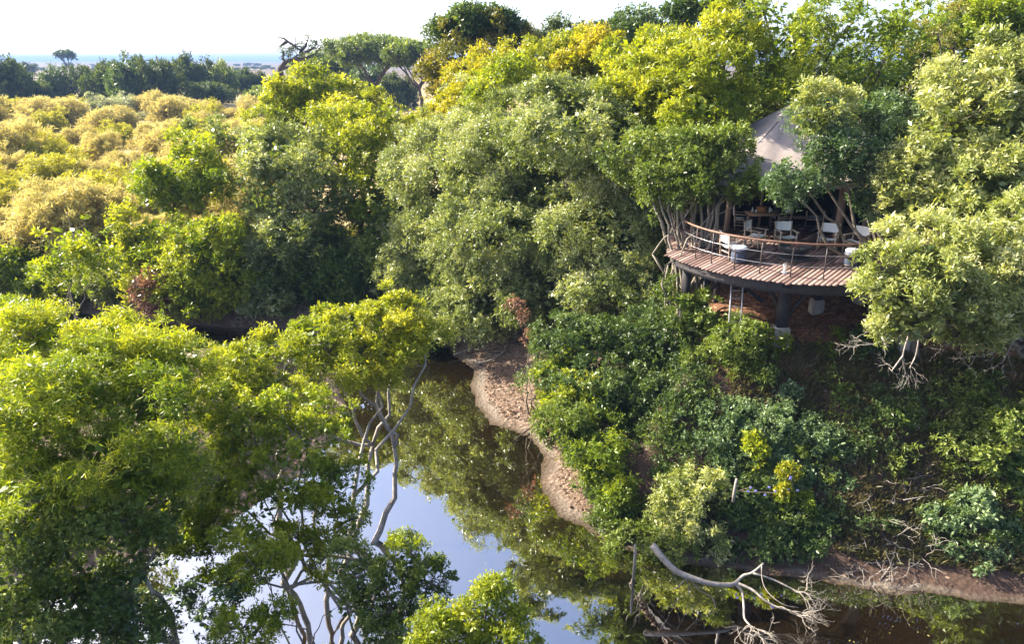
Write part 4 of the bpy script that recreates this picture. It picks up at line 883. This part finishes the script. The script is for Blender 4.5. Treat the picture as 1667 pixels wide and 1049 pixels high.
def deck_poly():
    pts = [DC + DR * np.array((math.cos(a), math.sin(a))) for a in np.linspace(R(191), R(288), 24)]
    return pts + [np.array(p) for p in ((13.8, 21.75), (16.8, 22.8), (17.2, 34.4), (7.4, 34.4))]
POLY = deck_poly()
def clip_line(p, d):
    lo, hi = -1e9, 1e9; c = np.mean(POLY, 0)
    for a, b in zip(POLY, POLY[1:] + POLY[:1]):
        n = np.array((b[1] - a[1], a[0] - b[0]))
        if (c - a) @ n > 0: n = -n
        den = n @ d; num = n @ (a - p)
        if abs(den) < 1e-9:
            if num < 0: return None
            continue
        t = num / den
        if den > 0: hi = min(hi, t)
        else: lo = max(lo, t)
    return (lo, hi) if hi - lo > .05 else None
def make_deck():
    rng = np.random.default_rng(3); o = (10, 25.9, DZ)
    root = empty('viewing_deck', o, 'curved timber viewing deck on dark posts raised above the river bank', 'deck')
    pl = MB(); d = nrm(np.array((1.09, 1.4))); n = np.array((d[1], -d[0])); wd = .145
    for k in range(-70, 90):
        p = DC + n * k * wd; r = clip_line(p, d)
        if r is None: continue
        lo, hi = r[0] - rng.uniform(-.02, .09), r[1]
        if rng.random() < .06: lo -= .12
        a = lo; v = rng.random()
        while a < hi - .02:
            b = min(hi, a + rng.uniform(2.2, 4.2)); c = p + d * (a + b) / 2; v = rng.random()
            L = b - a - .006; ax = np.array([[n[0], d[0], 0], [n[1], d[1], 0], [0, 0, 1.0]])
            pl.box((c[0], c[1], DZ - .018 + rng.uniform(-.002, .002)), (wd - .014, L, .036), ax, v); a = b
    pl.build('planks', M['plank'], root, o)
    fa = MB()
    ang = np.linspace(R(191.5), R(288), 50)
    for r0, z0, z1 in ((4.50, DZ - .04, DZ - .30), (4.36, DZ - .10, DZ - .42)):
        ring = [np.array((7.4 + (4.6 - r0), 33))] + [DC + r0 * np.array((math.cos(a), math.sin(a))) for a in ang] + [np.array((13.8, 21.9 + (4.5 - r0))), np.array((16.7, 22.95 + (4.5 - r0)))]
        ri = [q + (DC - q) / np.linalg.norm(DC - q) * .05 for q in ring]; n_ = len(ring)
        V = [(*q, z0) for q in ring] + [(*q, z1) for q in ring] + [(*q, z1) for q in ri] + [(*q, z0) for q in ri]; i_ = np.arange(n_ - 1)
        for s_ in range(4): t_ = (s_ + 1) % 4; fa.add(V, np.stack([i_ + s_ * n_, i_ + 1 + s_ * n_, i_ + 1 + t_ * n_, i_ + t_ * n_], -1))
    fa.build('fascia', M['dark_timber'], root, o)
    jo = MB()
    for k in range(-5, 14):
        p = DC + d * (k * .6 - 2.5); r = clip_line(p, n)
        if r: a = p + n * (r[0] + .2); b = p + n * (r[1] - .2); jo.bar((*a, DZ - .12), (*b, DZ - .12), .06, .16)
    for a, b in (((6.3, 25.2), (9.1, 23.3)), ((9.1, 23.3), (13.4, 22.9)), ((7.2, 26.4), (13.5, 26.2)), ((11.4, 23.0), (11.4, 27)), ((9.1, 23.3), (8.6, 28.0))):
        jo.bar((*a, DZ - .30), (*b, DZ - .30), .1, .2)
    jo.build('joists', M['dark_timber'], root, o)
    def post(x, y, top, bot, s): mb = MB(); mb.box((x, y, (top + bot) / 2), (s, s, top - bot)); mb.build('support_post', M['dark_timber'], root, o)
    for x, y, s, conc in ((6.15, 25.0, .26, 0), (6.95, 25.3, .18, 0), (7.25, 26.3, .2, 0), (7.9, 27.2, .18, 0), (9.08, 23.4, .34, 5.5), (11.4, 26.2, .26, 5.55), (13.2, 23.1, .3, 5.2), (9.4, 28.6, .2, 0), (13.4, 27, .24, 5.5)):
        g = tz(x, y); post(x, y, DZ - .4, conc or g - .4, s)
        if conc:
            mb = MB(); mb.box((x, y, (conc + g - .4) / 2), (s + .16, s + .16, conc - g + .4)); mb.box((x, y, conc - .03), (s + .12, s + .12, .09)); mb.build('concrete_pier', M['concrete'], root, o)
    for a, b in (((9.08, 23.4, 5.9), (8.5, 24.2, 7.25)), ((9.15, 23.4, 5.8), (10.1, 23.2, 7.2)), ((11.4, 26.2, 6.0), (10.3, 25.6, 7.2)), ((7.25, 26.0, 7.1), (8.8, 24.6, 6.0)), ((6.95, 25.3, 5.9), (7.6, 24.9, 7.2))):
        mb = MB(); mb.bar(a, b, .09, .11); mb.build('brace', M['dark_timber'], root, o)
    # railing
    rr = 3.97; ra = [np.array((6.62, 27.6)), np.array((6.3, 26.4))] + [DC + rr * np.array((math.cos(a), math.sin(a))) for a in np.linspace(R(186), R(284), 46)] + [np.array((13.2, 22.3)), np.array((16.3, 23.3))]
    hz = lambda h: [(*p, DZ + h) for p in ra]
    hb = MB(); hb.tube(hz(1.08), .038 + .004 * np.sin(np.arange(len(ra))), 8); rail = hb.build('railing', M['rail_wood'], root, o, smooth=True)
    for pp in [(1110.8, 408.9), (1131.9, 420), (1159.9, 428.7), (1196.8, 437.4), (1238.4, 443.6), (1286, 448.5), (1337.6, 452.3), (1390.9, 457), None, None, None]:
        pass
    angs = []
    for px, py in [(1110.8, 408.9), (1131.9, 420), (1159.9, 428.7), (1196.8, 437.4), (1238.4, 443.6), (1286, 448.5), (1337.6, 452.3), (1390.9, 457)]:
        q = G(px, py, DZ)[:2] - DC; angs.append(math.atan2(q[1], q[0]) % (2 * math.pi))
    ps = [DC + rr * np.array((math.cos(a), math.sin(a))) for a in angs] + [np.array((6.62, 27.58))] + [np.array((12.4, 22.12)), np.array((14.2, 22.62)), np.array((16.2, 23.27))]
    for p in ps:
        mb = MB(); mb.tube([(*p, DZ - .02), (*p, DZ + .5), (*p, DZ + 1.07)], .017, 6); mb.box((*p, DZ + .006), (.09, .09, .012)); mb.build('rail_post', M['post_metal'], rail)
    for o_ in rail.children if False else [c for c in bpy.data.objects if c.parent == rail]: o_.location = (-10, -25.9, -DZ)
    for h in (.36, .72):
        mb = MB(); mb.tube(hz(h), .006, 4); c = mb.build('cable', M['cable'], rail); c.location = (-10, -25.9, -DZ)
make_deck()
def make_tent():
    o = (11.6, 30, DZ); root = empty('safari_tent', o, 'large safari tent with mauve grey canvas roof and dark interior behind the deck', 'tent')
    E = [np.array(p, float) for p in ((6.95, 25.9, 10.05), (16.4, 25.9, 10.05), (16.4, 34.2, 10.05), (6.95, 34.2, 10.05))]
    r0, r1 = np.array((11.1, 30.1, 12.45)), np.array((12.3, 30.1, 12.45))
    def face(mb, a, b, c, d, seams=4, th=.0):
        nu, nv = 24, 12
        u, v = np.meshgrid(np.linspace(0, 1, nu), np.linspace(0, 1, nv))
        P = (1 - v)[..., None] * ((1 - u)[..., None] * a + u[..., None] * b) + v[..., None] * ((1 - u)[..., None] * d + u[..., None] * c)
        P[..., 2] -= .42 * np.sin(v * math.pi) ** 1.0 * (1 - .25 * np.abs(2 * u - 1)) * .8
        P[..., 2] += .05 * np.abs(np.sin(u * math.pi * seams)) * (1 - v) + .02 * np.sin(u * 40 + v * 7)
        P[..., 2] -= .10 * np.sin(u * math.pi) * (1 - v) ** 3
        V = P.reshape(-1, 3); i = (np.arange(nv - 1)[:, None] * nu + np.arange(nu - 1)[None]).ravel()
        F = np.stack([i, i + 1, i + 1 + nu, i + nu], -1); mb.add(V, F); mb.add(V - (0, 0, .03), F[:, ::-1])
    mb = MB(); face(mb, E[0], E[1], r1, r0, 5); face(mb, E[1], E[2], r1 + .0, r1, 4); face(mb, E[2], E[3], r0, r1, 5); face(mb, E[3], E[0], r0, r0, 4)
    roof = mb.build('roof', M['canvas'], root, o, smooth=True)
    mb = MB()
    for a, b in ((E[0], E[1]), (E[1], E[2]), (E[2], E[3]), (E[3], E[0])):
        n = 22
        for k in range(n):
            t0, t1 = k / n, (k + 1) / n - .004; p, q = a + (b - a) * t0, a + (b - a) * t1
            s = .10 * math.sin((t0 + t1) / 2 * math.pi); m_ = (p + q) / 2
            mb.add([p - (0, 0, s), q - (0, 0, s), q - (0, 0, s + .16), m_ - (0, 0, s + .24)] , [(0, 1, 2, 3)]); mb.add([p - (0, 0, s), m_ - (0, 0, s + .24), p - (0, 0, s + .16), p - (0, 0, s + .16)], [(0, 1, 2, 2)])
    mb.build('valance', M['canvas'], roof, o)
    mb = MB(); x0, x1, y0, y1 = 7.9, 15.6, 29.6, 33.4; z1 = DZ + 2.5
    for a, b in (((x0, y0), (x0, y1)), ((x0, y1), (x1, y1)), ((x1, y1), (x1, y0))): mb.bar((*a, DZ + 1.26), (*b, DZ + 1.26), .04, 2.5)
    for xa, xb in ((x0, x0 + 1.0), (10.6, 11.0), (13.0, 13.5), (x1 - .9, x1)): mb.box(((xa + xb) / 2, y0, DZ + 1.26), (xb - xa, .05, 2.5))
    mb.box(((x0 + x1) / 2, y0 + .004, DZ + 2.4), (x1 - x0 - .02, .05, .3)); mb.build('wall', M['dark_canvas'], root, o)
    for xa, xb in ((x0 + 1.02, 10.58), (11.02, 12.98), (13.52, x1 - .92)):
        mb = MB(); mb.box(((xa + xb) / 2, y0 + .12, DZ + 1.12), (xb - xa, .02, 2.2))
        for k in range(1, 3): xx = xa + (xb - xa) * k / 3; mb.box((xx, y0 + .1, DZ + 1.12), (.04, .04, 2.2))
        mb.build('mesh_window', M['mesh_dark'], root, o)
    def pole(x, y, r, top): mb = MB(); mb.tube([(x, y, DZ - .05), (x + .02, y, DZ + 1.2), (x - .01, y, top)], [r * 1.1, r, r * .92], 10); mb.build('pole', M['tent_wood'], root, o, smooth=True)
    for px, py, r in ((1360, 396, .135), (1404, 392, .11), (1182, 377, .11)):
        g = G(px, py, DZ); pole(g[0], g[1], r, 10.25)
    pole(9.9, 29.2, .05, 10.6); pole(16.1, 26.2, .1, 10.1)
make_tent()
def gp(px, py): g = G(px, py, DZ); return np.array((g[0], g[1], DZ))
def make_chair(loc, rz, label):
    root = empty('director_chair', loc, label, 'chair', 'canvas chairs on the deck', rz)
    fr = MB(); w_, d_ = .29, .24
    for s in (-1, 1):
        mb = MB(); mb.bar((s * w_, -d_, 0), (s * w_, -d_, .62), .045, .045); mb.build('leg', M['chair_wood'], root)
        mb = MB(); mb.bar((s * w_, d_, 0), (s * w_, d_ + .10, .92), .045, .045); mb.build('leg', M['chair_wood'], root)
        mb = MB(); mb.box((s * w_, -.02, .635), (.085, .62, .028)); mb.build('armrest', M['chair_wood'], root)
        fr.bar((s * w_, -d_, .2), (s * w_, d_ + .02, .2), .03, .03); fr.bar((s * w_, -d_, .42), (s * w_, d_ + .04, .40), .035, .035)
    fr.bar((-w_, -d_ + .003, .24), (w_, -d_ + .003, .24), .03, .03); fr.bar((-w_, d_ + .01, .24), (w_, d_ + .01, .24), .03, .03)
    fr.build('frame', M['chair_wood'], root)
    se = MB(); n = 9; u = np.linspace(-1, 1, n); z = .445 - .05 * (1 - u ** 2)
    V = np.vstack([np.stack([u * w_, np.full(n, -d_), z], -1), np.stack([u * w_, np.full(n, d_), z - .015], -1)])
    i = np.arange(n - 1); F = np.stack([i, i + 1, i + 1 + n, i + n], -1); se.add(V, F); se.add(V - (0, 0, .008), F[:, ::-1]); se.build('seat', M['chair_canvas'], root, smooth=True)
    ba = MB(); y = d_ + .06 + .05 * (1 - u ** 2)
    V = np.vstack([np.stack([u * w_, y, np.full(n, .58)], -1), np.stack([u * w_, y + .03, np.full(n, .90)], -1)])
    ba.add(V, F); ba.add(V + (0, .008, 0), F[:, ::-1]); ba.build('backrest', M['chair_canvas'], root, smooth=True)
    return root
ch = make_chair(gp(1277, 404), R(2), 'canvas chair behind the fire bowl, squarely facing the camera')
for px, py, rz, lb in ((1228, 402, 50, 'canvas chair left of the fire bowl, turned towards it from between table and railing'), (1345, 407, -32, 'canvas chair right of the fire bowl and in front of the thick wooden pole'),
                       (1390, 412, -55, 'canvas chair half hidden by leaves at the right end of the circle'), (1206, 373, 75, 'canvas chair at the left end of the dining table'),
                       (1268, 371, -78, 'canvas chair at the right end of the dining table'), (1190, 420, 105, 'canvas chair nearest the left railing beside the blue drum')):
    c = copy_tree(ch); c.location = tuple(gp(px, py)); c.rotation_euler = (0, 0, R(rz)); c['label'] = lb
def legs_table(name, label, cat, loc, sx, sy, h, mat, rz=0, leg=.05):
    root = empty(name, loc, label, cat, rz=rz); mb = MB()
    k = max(2, int(sy / .13))
    for i in range(k): mb.box((0, -sy / 2 + (i + .5) * sy / k, h - .02), (sx, sy / k - .006, .035), None, random.random())
    mb.box((0, 0, h - .06), (sx - .08, sy - .08, .045)); mb.build('tabletop', M[mat], root)
    for a in (-1, 1):
        for b in (-1, 1): mb = MB(); mb.bar((a * (sx / 2 - .07), b * (sy / 2 - .07), 0), (a * (sx / 2 - .07), b * (sy / 2 - .07), h - .08), leg, leg); mb.build('leg', M['dark_timber'], root)
    return root
tl = gp(1236, 376); legs_table('dining_table', 'small wooden dining table set with jars between two canvas chairs', 'table', tl, 1.15, .8, .75, 'table_wood', R(4))
def on_table():
    b = empty('wooden_box', tl + (0, .05, .752), 'orange brown wooden box standing in the middle of the dining table', 'box')
    mb = MB(); mb.box((0, 0, .1), (.34, .2, .18)); mb.build('body', M['basket'], b); mb = MB(); mb.box((0, 0, .2), (.36, .22, .02)); mb.build('lid', M['basket'], b)
    for k, (x, y, h, lb) in enumerate(((-.36, .0, .2, 'pale bottle at the left end of the dining table'), (-.26, -.14, .13, 'short pale cup at the front left of the wooden box'), (.3, -.05, .22, 'tall pale bottle right of the wooden box'), (.42, .12, .12, 'small pale cup farthest right on the dining table'))):
        mb = MB(); mb.lathe([(0, 0), (.035, 0), (.04, .02), (.04, h * .6), (.015, h * .78), (.015, h), (0, h)] if h > .15 else [(0, 0), (.03, 0), (.042, h), (.036, h), (.026, .01), (0, .01)], (0, 0, 0), 12)
        o = mb.build('bottle' if h > .15 else 'cup', M['glassy'], None, smooth=True); o.location = tuple(tl + (x, y, .753)); tag(o, lb, 'bottle' if h > .15 else 'cup')
on_table()
def fire_bowl():
    o = gp(1292, 420); root = empty('fire_bowl', o, 'black iron fire bowl on a round base in the circle of chairs', 'fire pit')
    mb = MB(); mb.lathe([(.12, .16), (.30, .20), (.44, .30), (.50, .42), (.52, .42), (.52, .40), (.46, .27), (.30, .165), (.0, .14)], (0, 0, .0), 28); mb.build('bowl', M['iron'], root, smooth=True)
    mb = MB(); mb.lathe([(0, .05), (.5, .05), (.56, .03), (.56, .0), (0, 0)], (0, 0, .002), 28); mb.build('base', M['iron'], root)
    for k in range(3): a = k * 2.1 + .4; mb = MB(); mb.tube([(.3 * math.cos(a), .3 * math.sin(a), .04), (.26 * math.cos(a), .26 * math.sin(a), .2)], .022, 6); mb.build('leg', M['iron'], root)
    mb = MB(); mb.lathe([(0, .33), (.25, .31), (.42, .28)], (0, 0, 0), 20); mb.build('ash_bed', M['ash'], root, smooth=True)
    rng = np.random.default_rng(4)
    for k, (a, l, t) in enumerate(((.3, .34, .9), (1.7, .3, .75), (2.9, .32, .8), (4.4, .3, .5), (5.4, .36, .7))):
        p = np.array((.16 * math.cos(a), .16 * math.sin(a), .33)); q = p * (-.1, -.1, 1) + (0.02 * k, 0, l * t)
        mb = MB(); mb.tube([p, (p + q) / 2, q], .032, 7)
        g = mb.build('firewood', M['rail_wood'], None, smooth=True); g.location = tuple(o); tag(g, 'split brown firewood log propped upright in the black fire bowl', 'firewood', 'firewood logs in the fire bowl')
fire_bowl()
def drum(px, py, lb, lb2):
    o = gp(px, py); root = empty('drum_stool', o, lb, 'stool'); mb = MB()
    mb.lathe([(0, 0), (.24, 0), (.26, .03), (.255, .25), (.265, .42), (.25, .45), (0, .45)], (0, 0, .001), 20); mb.build('body', M['drum_blue'], root, smooth=False)
    mb = MB(); mb.lathe([(.262, .03), (.272, .035), (.272, .065), (.262, .07)], (0, 0, 0), 20); mb.lathe([(.262, .37), (.275, .38), (.275, .41), (.262, .42)], (0, 0, 0), 20); mb.build('hoop', M['post_metal'], root)
    mb = MB(); mb.lathe([(0, 0), (.2, .0), (.245, .03), (.25, .07), (.2, .11), (0, .13)], (0, 0, 0), 18); c = mb.build('cushion', M['cushion'], None, smooth=True)
    c.location = tuple(o + (0, 0, .452)); tag(c, lb2, 'cushion')
drum(1202, 427, 'dark blue drum stool near the left railing', 'round pale cushion on the drum stool near the left railing')
drum(1386, 433, 'dark blue drum stool at the right end of the visible deck', 'round pale cushion on the drum stool beside the overhanging leaves')
def lantern():
    o = gp(1277, 444); root = empty('candle_lantern', o, 'glass candle holder with white candle standing alone on the deck edge', 'lantern')
    mb = MB(); mb.lathe([(.09, 0), (.1, .02), (.1, .26), (.07, .31), (.075, .33)], (0, 0, .002), 16)
    m, nt, out = new_mat('clear_glass'); g = nt.nodes.new('ShaderNodeBsdfGlossy'); g.inputs['Roughness'].default_value = .05; t = nt.nodes.new('ShaderNodeBsdfTransparent'); mx = nt.nodes.new('ShaderNodeMixShader')
    mx.inputs[0].default_value = .22; nt.links.new(t.outputs[0], mx.inputs[1]); nt.links.new(g.outputs[0], mx.inputs[2]); nt.links.new(mx.outputs[0], out.inputs[0])
    mb.build('glass_cylinder', m, root, smooth=True); mb = MB(); mb.lathe([(0, .0), (.045, 0), (.045, .13), (0, .135)], (0, 0, .01), 12); mb.build('candle', M['wax'], root, smooth=True)
    mb = MB(); mb.lathe([(0, .0), (.11, 0), (.11, .015), (0, .015)], (0, 0, 0), 16); mb.build('base', M['glassy'], root)
lantern()
def armchair(loc, rz, label):
    root = empty('armchair', loc, label, 'armchair', None, rz)
    mb = MB(); mb.box((0, 0, .36), (.6, .6, .14)); mb.build('seat', M['grey_cloth'], root)
    mb = MB(); mb.box((0, .3, .68), (.58, .12, .56), Matrix.Rotation(R(-10), 3, 'X')); mb.build('backrest', M['grey_cloth'], root)
    for s in (-1, 1):
        mb = MB(); mb.bar((s * .34, -.3, .6), (s * .34, .36, .64), .06, .04); mb.build('armrest', M['chair_wood'], root)
        mb = MB(); mb.bar((s * .34, -.28, 0), (s * .34, -.28, .6), .05, .05); mb.build('leg', M['chair_wood'], root)
        mb = MB(); mb.bar((s * .34, .3, 0), (s * .34, .44, 1.04), .05, .05); mb.build('leg', M['chair_wood'], root)
    mb = MB(); mb.bar((-.36, .44, 1.04), (.36, .44, 1.04), .045, .05); mb.bar((-.33, -.29, .27), (.33, -.29, .27), .04, .05); mb.build('frame', M['chair_wood'], root)
    return root
armchair(gp(1322, 366), R(-8), 'grey upholstered armchair with pale wooden frame in the shade of the tent')
def pouf():
    o = gp(1343, 352); root = empty('wicker_basket', o, 'pale wicker basket with cushion in the shadow left of the thick wooden pole', 'basket')
    mb = MB(); mb.lathe([(0, 0), (.22, 0), (.28, .3), (.27, .34), (.25, .34), (.2, .05)], (0, 0, .002), 16); mb.build('body', M['tent_wood'], root)
    mb = MB(); mb.lathe([(0, .0), (.2, .0), (.24, .06), (.16, .14), (0, .16)], (0, 0, 0), 14); c = mb.build('cushion', M['cushion'], None, smooth=True); c.location = tuple(o + (0, 0, .31)); tag(c, 'pale cushion stuffed into the wicker basket in the shadow of the tent', 'cushion')
pouf()
bt = legs_table('low_table', 'long low wooden table in the shade between dining table and armchair', 'table', gp(1288, 368), 1.1, .5, .42, 'tent_wood', R(-4))
def plant_pot():
    o = gp(1300, 362) ; root = empty('potted_plant', o + (0, .25, 0), 'low green pot plant in the shade behind the low table', 'potted plant'); rng = np.random.default_rng(8)
    mb = MB(); mb.lathe([(0, 0), (.12, 0), (.17, .28), (.15, .28), (.12, .2), (0, .2)], (0, 0, 0), 14); mb.build('pot', M['drum_blue'], root)
    mb = MB(); C = rng.normal(size=(14, 3)) * .1 + (0, 0, .45); leaf_cloud(mb, C, np.full(14, .14), rand_unit(rng, 14), .12, 1.2, .3, 7, .8, .3, .6, 0, .4, rng); mb.build('leaves', M['deep'], root)
plant_pot()
def ladder():
    x, y = 7.45, 23.35; z0 = tz(x, y); o = (x, y - .25, z0); root = empty('ladder', o, 'pale metal ladder leaning under the left half of the deck', 'ladder')
    a = np.array((x, y - .3, z0)); b = np.array((x, y + .1, DZ - .1))
    for s in (-1, 1): mb = MB(); mb.bar(a + (s * .2, 0, 0), b + (s * .19, 0, 0), .035, .07); mb.build('rail', M['alu'], root, o)
    for k in range(11): t = .06 + k * .088; p = a + (b - a) * t; mb = MB(); mb.bar(p - (.19, 0, 0), p + (.19, 0, 0), .03, .03); mb.build('rung', M['alu'], root, o)
ladder()
# ------------------------------------------------------------ dead wood
def limb_mb(mb, pts, r0, r1, k=6):
    P = np.array(pts, float); n = len(P)
    t = np.linspace(0, n - 1, n * 3); i = np.minimum(t.astype(int), n - 2); f = (t - i)[:, None]
    g = lambda q: P[np.clip(q, 0, n - 1)]
    a, b, c, d = g(i - 1), g(i), g(i + 1), g(i + 2)
    Q = .5 * (2 * b + (c - a) * f + (2 * a - 5 * b + 4 * c - d) * f ** 2 + (3 * b - a - 3 * c + d) * f ** 3)
    mb.tube(Q, np.linspace(r0, r1, len(Q)), k); return Q
def twigs(mb, p, d, L, r, depth, rng, down=-.1):
    d = nrm(np.array(d)); q = p + d * L
    P = bez(p, q, rng.normal(size=3) * .12, rng, 5, .05); mb.tube(P, np.linspace(r, r * .55, 5), 4, cap=False)
    if depth > 0:
        for k in range(rng.integers(2, 4)):
            t = P[rng.integers(2, 5)]; nd = nrm(d + rng.normal(size=3) * .62 + (0, 0, down)); twigs(mb, t, nd, L * rng.uniform(.55, .85), r * .62, depth - 1, rng, down)
def fallen():
    rng = np.random.default_rng(12); o = G(1062, 892, 1.3); root = empty('fallen_branch', o, 'long bleached dead branch reaching from the bank out over the dark water', 'branch')
    mb = MB(); g = lambda l, zs: [G(a, b, z) for (a, b), z in zip(l, zs)]
    limb_mb(mb, g([(1062, 888), (1078, 908), (1100, 930), (1130, 943), (1158, 951), (1190, 953), (1203, 945)], [1.5, 1.3, 1.05, .9, .8, .75, .75]), .10, .055)
    A = limb_mb(mb, g([(1198, 950), (1210, 938), (1225, 933), (1243, 918)], [.75, .85, 1.0, 1.25]), .05, .022)
    B = limb_mb(mb, g([(1226, 934), (1255, 943), (1280, 955), (1298, 964)], [1.0, .9, .8, .7]), .032, .02)
    C = limb_mb(mb, g([(1202, 951), (1226, 962), (1242, 976), (1262, 988), (1290, 996)], [.75, .7, .6, .5, .5]), .042, .02)
    D = limb_mb(mb, g([(1198, 953), (1208, 965), (1211, 990), (1212, 1008), (1222, 1020)], [.72, .6, .45, .35, .3]), .04, .024)
    for l, zs in (([(1085, 920), (1098, 938), (1104, 955)], [1.1, .6, .2]), ([(1110, 937), (1120, 952), (1121, 970)], [.95, .5, .1]), ([(1113, 946), (1105, 955), (1092, 961)], [.7, .4, .2]), ([(1122, 943), (1140, 962), (1160, 975), (1165, 993)], [.9, .5, .25, .05]),
                  ([(1240, 922), (1241, 945), (1250, 965), (1275, 985), (1300, 990)], [1.2, .9, .7, .6, .5])): limb_mb(mb, g(l, zs), .018, .007, 5)
    for p, d in [(B[-1], (.8, -.1, .1)), (B[-3], (.9, -.5, 0)), (B[-1], (.7, -.5, -.1)), (B[-2], (.3, -.7, 0)), (C[-1], (.9, -.2, .1)), (C[-1], (.7, -.5, 0)), (C[-4], (.8, -.6, 0)), (C[-2], (.4, -.8, .1)), (C[-1], (1, 0, .2))]:
        twigs(mb, p, d, rng.uniform(.42, .6), .013, 3, rng)
    for d in [(-.6, -.5, 0), (-.2, -.8, 0), (.2, -.9, .1), (.6, -.6, .1), (.9, -.5, 0), (.5, -.9, -.1), (-.8, -.3, .1)]: twigs(mb, D[-1], d, rng.uniform(.4, .6), .014, 2, rng)
    mb.build('bleached_limbs', M['driftwood'], root, o, smooth=True)
fallen()
def sticks():
    rng = np.random.default_rng(21)
    mb = MB(); a = G(1034, 888, 1.2); b = G(1031, 940, 0); mb.tube([b - (0, 0, .5), (a + b) / 2 + (.01, 0, 0), a], [.04, .038, .03], 7); o = mb.build('upright_stump', M['driftwood'], None, b, smooth=True); tag(o, 'thin upright dead stump standing in the water left of the fallen branch', 'stump')
    mb = MB(); a = G(1196, 798, 2.6); mb.tube([a - (0, 0, .4), a, a + (.02, 0, .35)], [.045, .04, .035], 7); o = mb.build('broken_stub', M['driftwood'], None, a, smooth=True); tag(o, 'short broken grey stub poking out of the creepers left of the lilac flowers', 'stump')
    def log(l, r, label, z=.05, mat='driftwood', name='driftwood_log'):
        P = [G(a, b, 0) for a, b in l]; P = [np.array((p[0], p[1], max(0, tz(p[0], p[1])) + r * .8 + z)) for p in P]
        mb = MB(); limb_mb(mb, P, r, r * .6, 7); tag(mb.build(name, M[mat], None, P[0], smooth=True), label, 'log')
    log([(775, 597), (800, 594), (825, 590)], .07, 'pale short log lying across the head of the sandbank')
    log([(738, 583), (775, 575), (815, 566), (850, 560)], .05, 'long grey branch lying behind the pale short log', .12)
    log([(745, 566), (780, 562), (835, 566)], .06, 'grey log nearest the hanging foliage above the sandbank', .16)
    log([(760, 553), (800, 549), (820, 552)], .05, 'weathered stick at the top of the log pile', .24)
    log([(838, 720), (866, 700), (884, 690)], .035, 'dark stick sloping into the water at the middle of the sandbank', .05, 'bark_dark', 'stick')
    # heap of bare twigs on the right bank
    o = W(1440, 860, 18.4); root = empty('twig_heap', o, 'heap of bare grey twigs on the bank left of the round blue green bush', 'twigs'); mb = MB()
    for k in range(46):
        px, py = rng.uniform(1405, 1520), rng.uniform(800, 890); g = G(px, py, 1.5); g[2] = tz(g[0], g[1]) + .1
        twigs(mb, g, (rng.normal(), rng.normal() * .5 - .3, rng.uniform(.0, .7)), rng.uniform(.3, .7), .011, 1, rng)
    limb_mb(mb, [W(1400, 826, 19), W(1425, 855, 18.6), W(1452, 885, 18.2), W(1450, 920, 17.6), W(1432, 945, 17.2)], .03, .012, 5)
    limb_mb(mb, [W(1470, 815, 19), W(1500, 810, 19), W(1540, 806, 19.2)], .025, .01, 5)
    mb.build('bare_twigs', M['driftwood'], root, o, smooth=True)
    # bare drooping twigs under the right tree
    for o, lb, lst in ((W(1500, 520, 18.8), 'bare pale dead branch drooping below the left part of the sprawling pale leaved tree', ([(1500, 520), (1480, 545), (1440, 545), (1405, 540)], [(1480, 545), (1470, 580), (1475, 610)], [(1470, 580), (1455, 600), (1452, 605)], [(1460, 545), (1425, 560), (1395, 562)], [(1500, 520), (1492, 575), (1480, 600)])),
                       (W(1667, 520, 19), 'bare pale dead branch spreading below the tree crown at the right edge', ([(1667, 520), (1640, 545), (1600, 550), (1560, 548)], [(1640, 545), (1615, 575), (1580, 582)], [(1600, 550), (1575, 553), (1545, 560)], [(1667, 520), (1640, 575), (1632, 590)]))):
        root = empty('dead_branch', o, lb, 'branch'); mb = MB()
        for a, pts in enumerate(lst):
            P = [W(x, y, o[1] - .4) for x, y in pts]; Q = limb_mb(mb, P, .03, .008, 5)
            for j in (4, 7, -2): twigs(mb, Q[min(j, len(Q) - 1)], Q[-1] - Q[0] + rng.normal(size=3) * .5, .35, .008, 2, rng, -.2)
        mb.build('bare_twigs', M['driftwood'], root, o, smooth=True)
sticks()
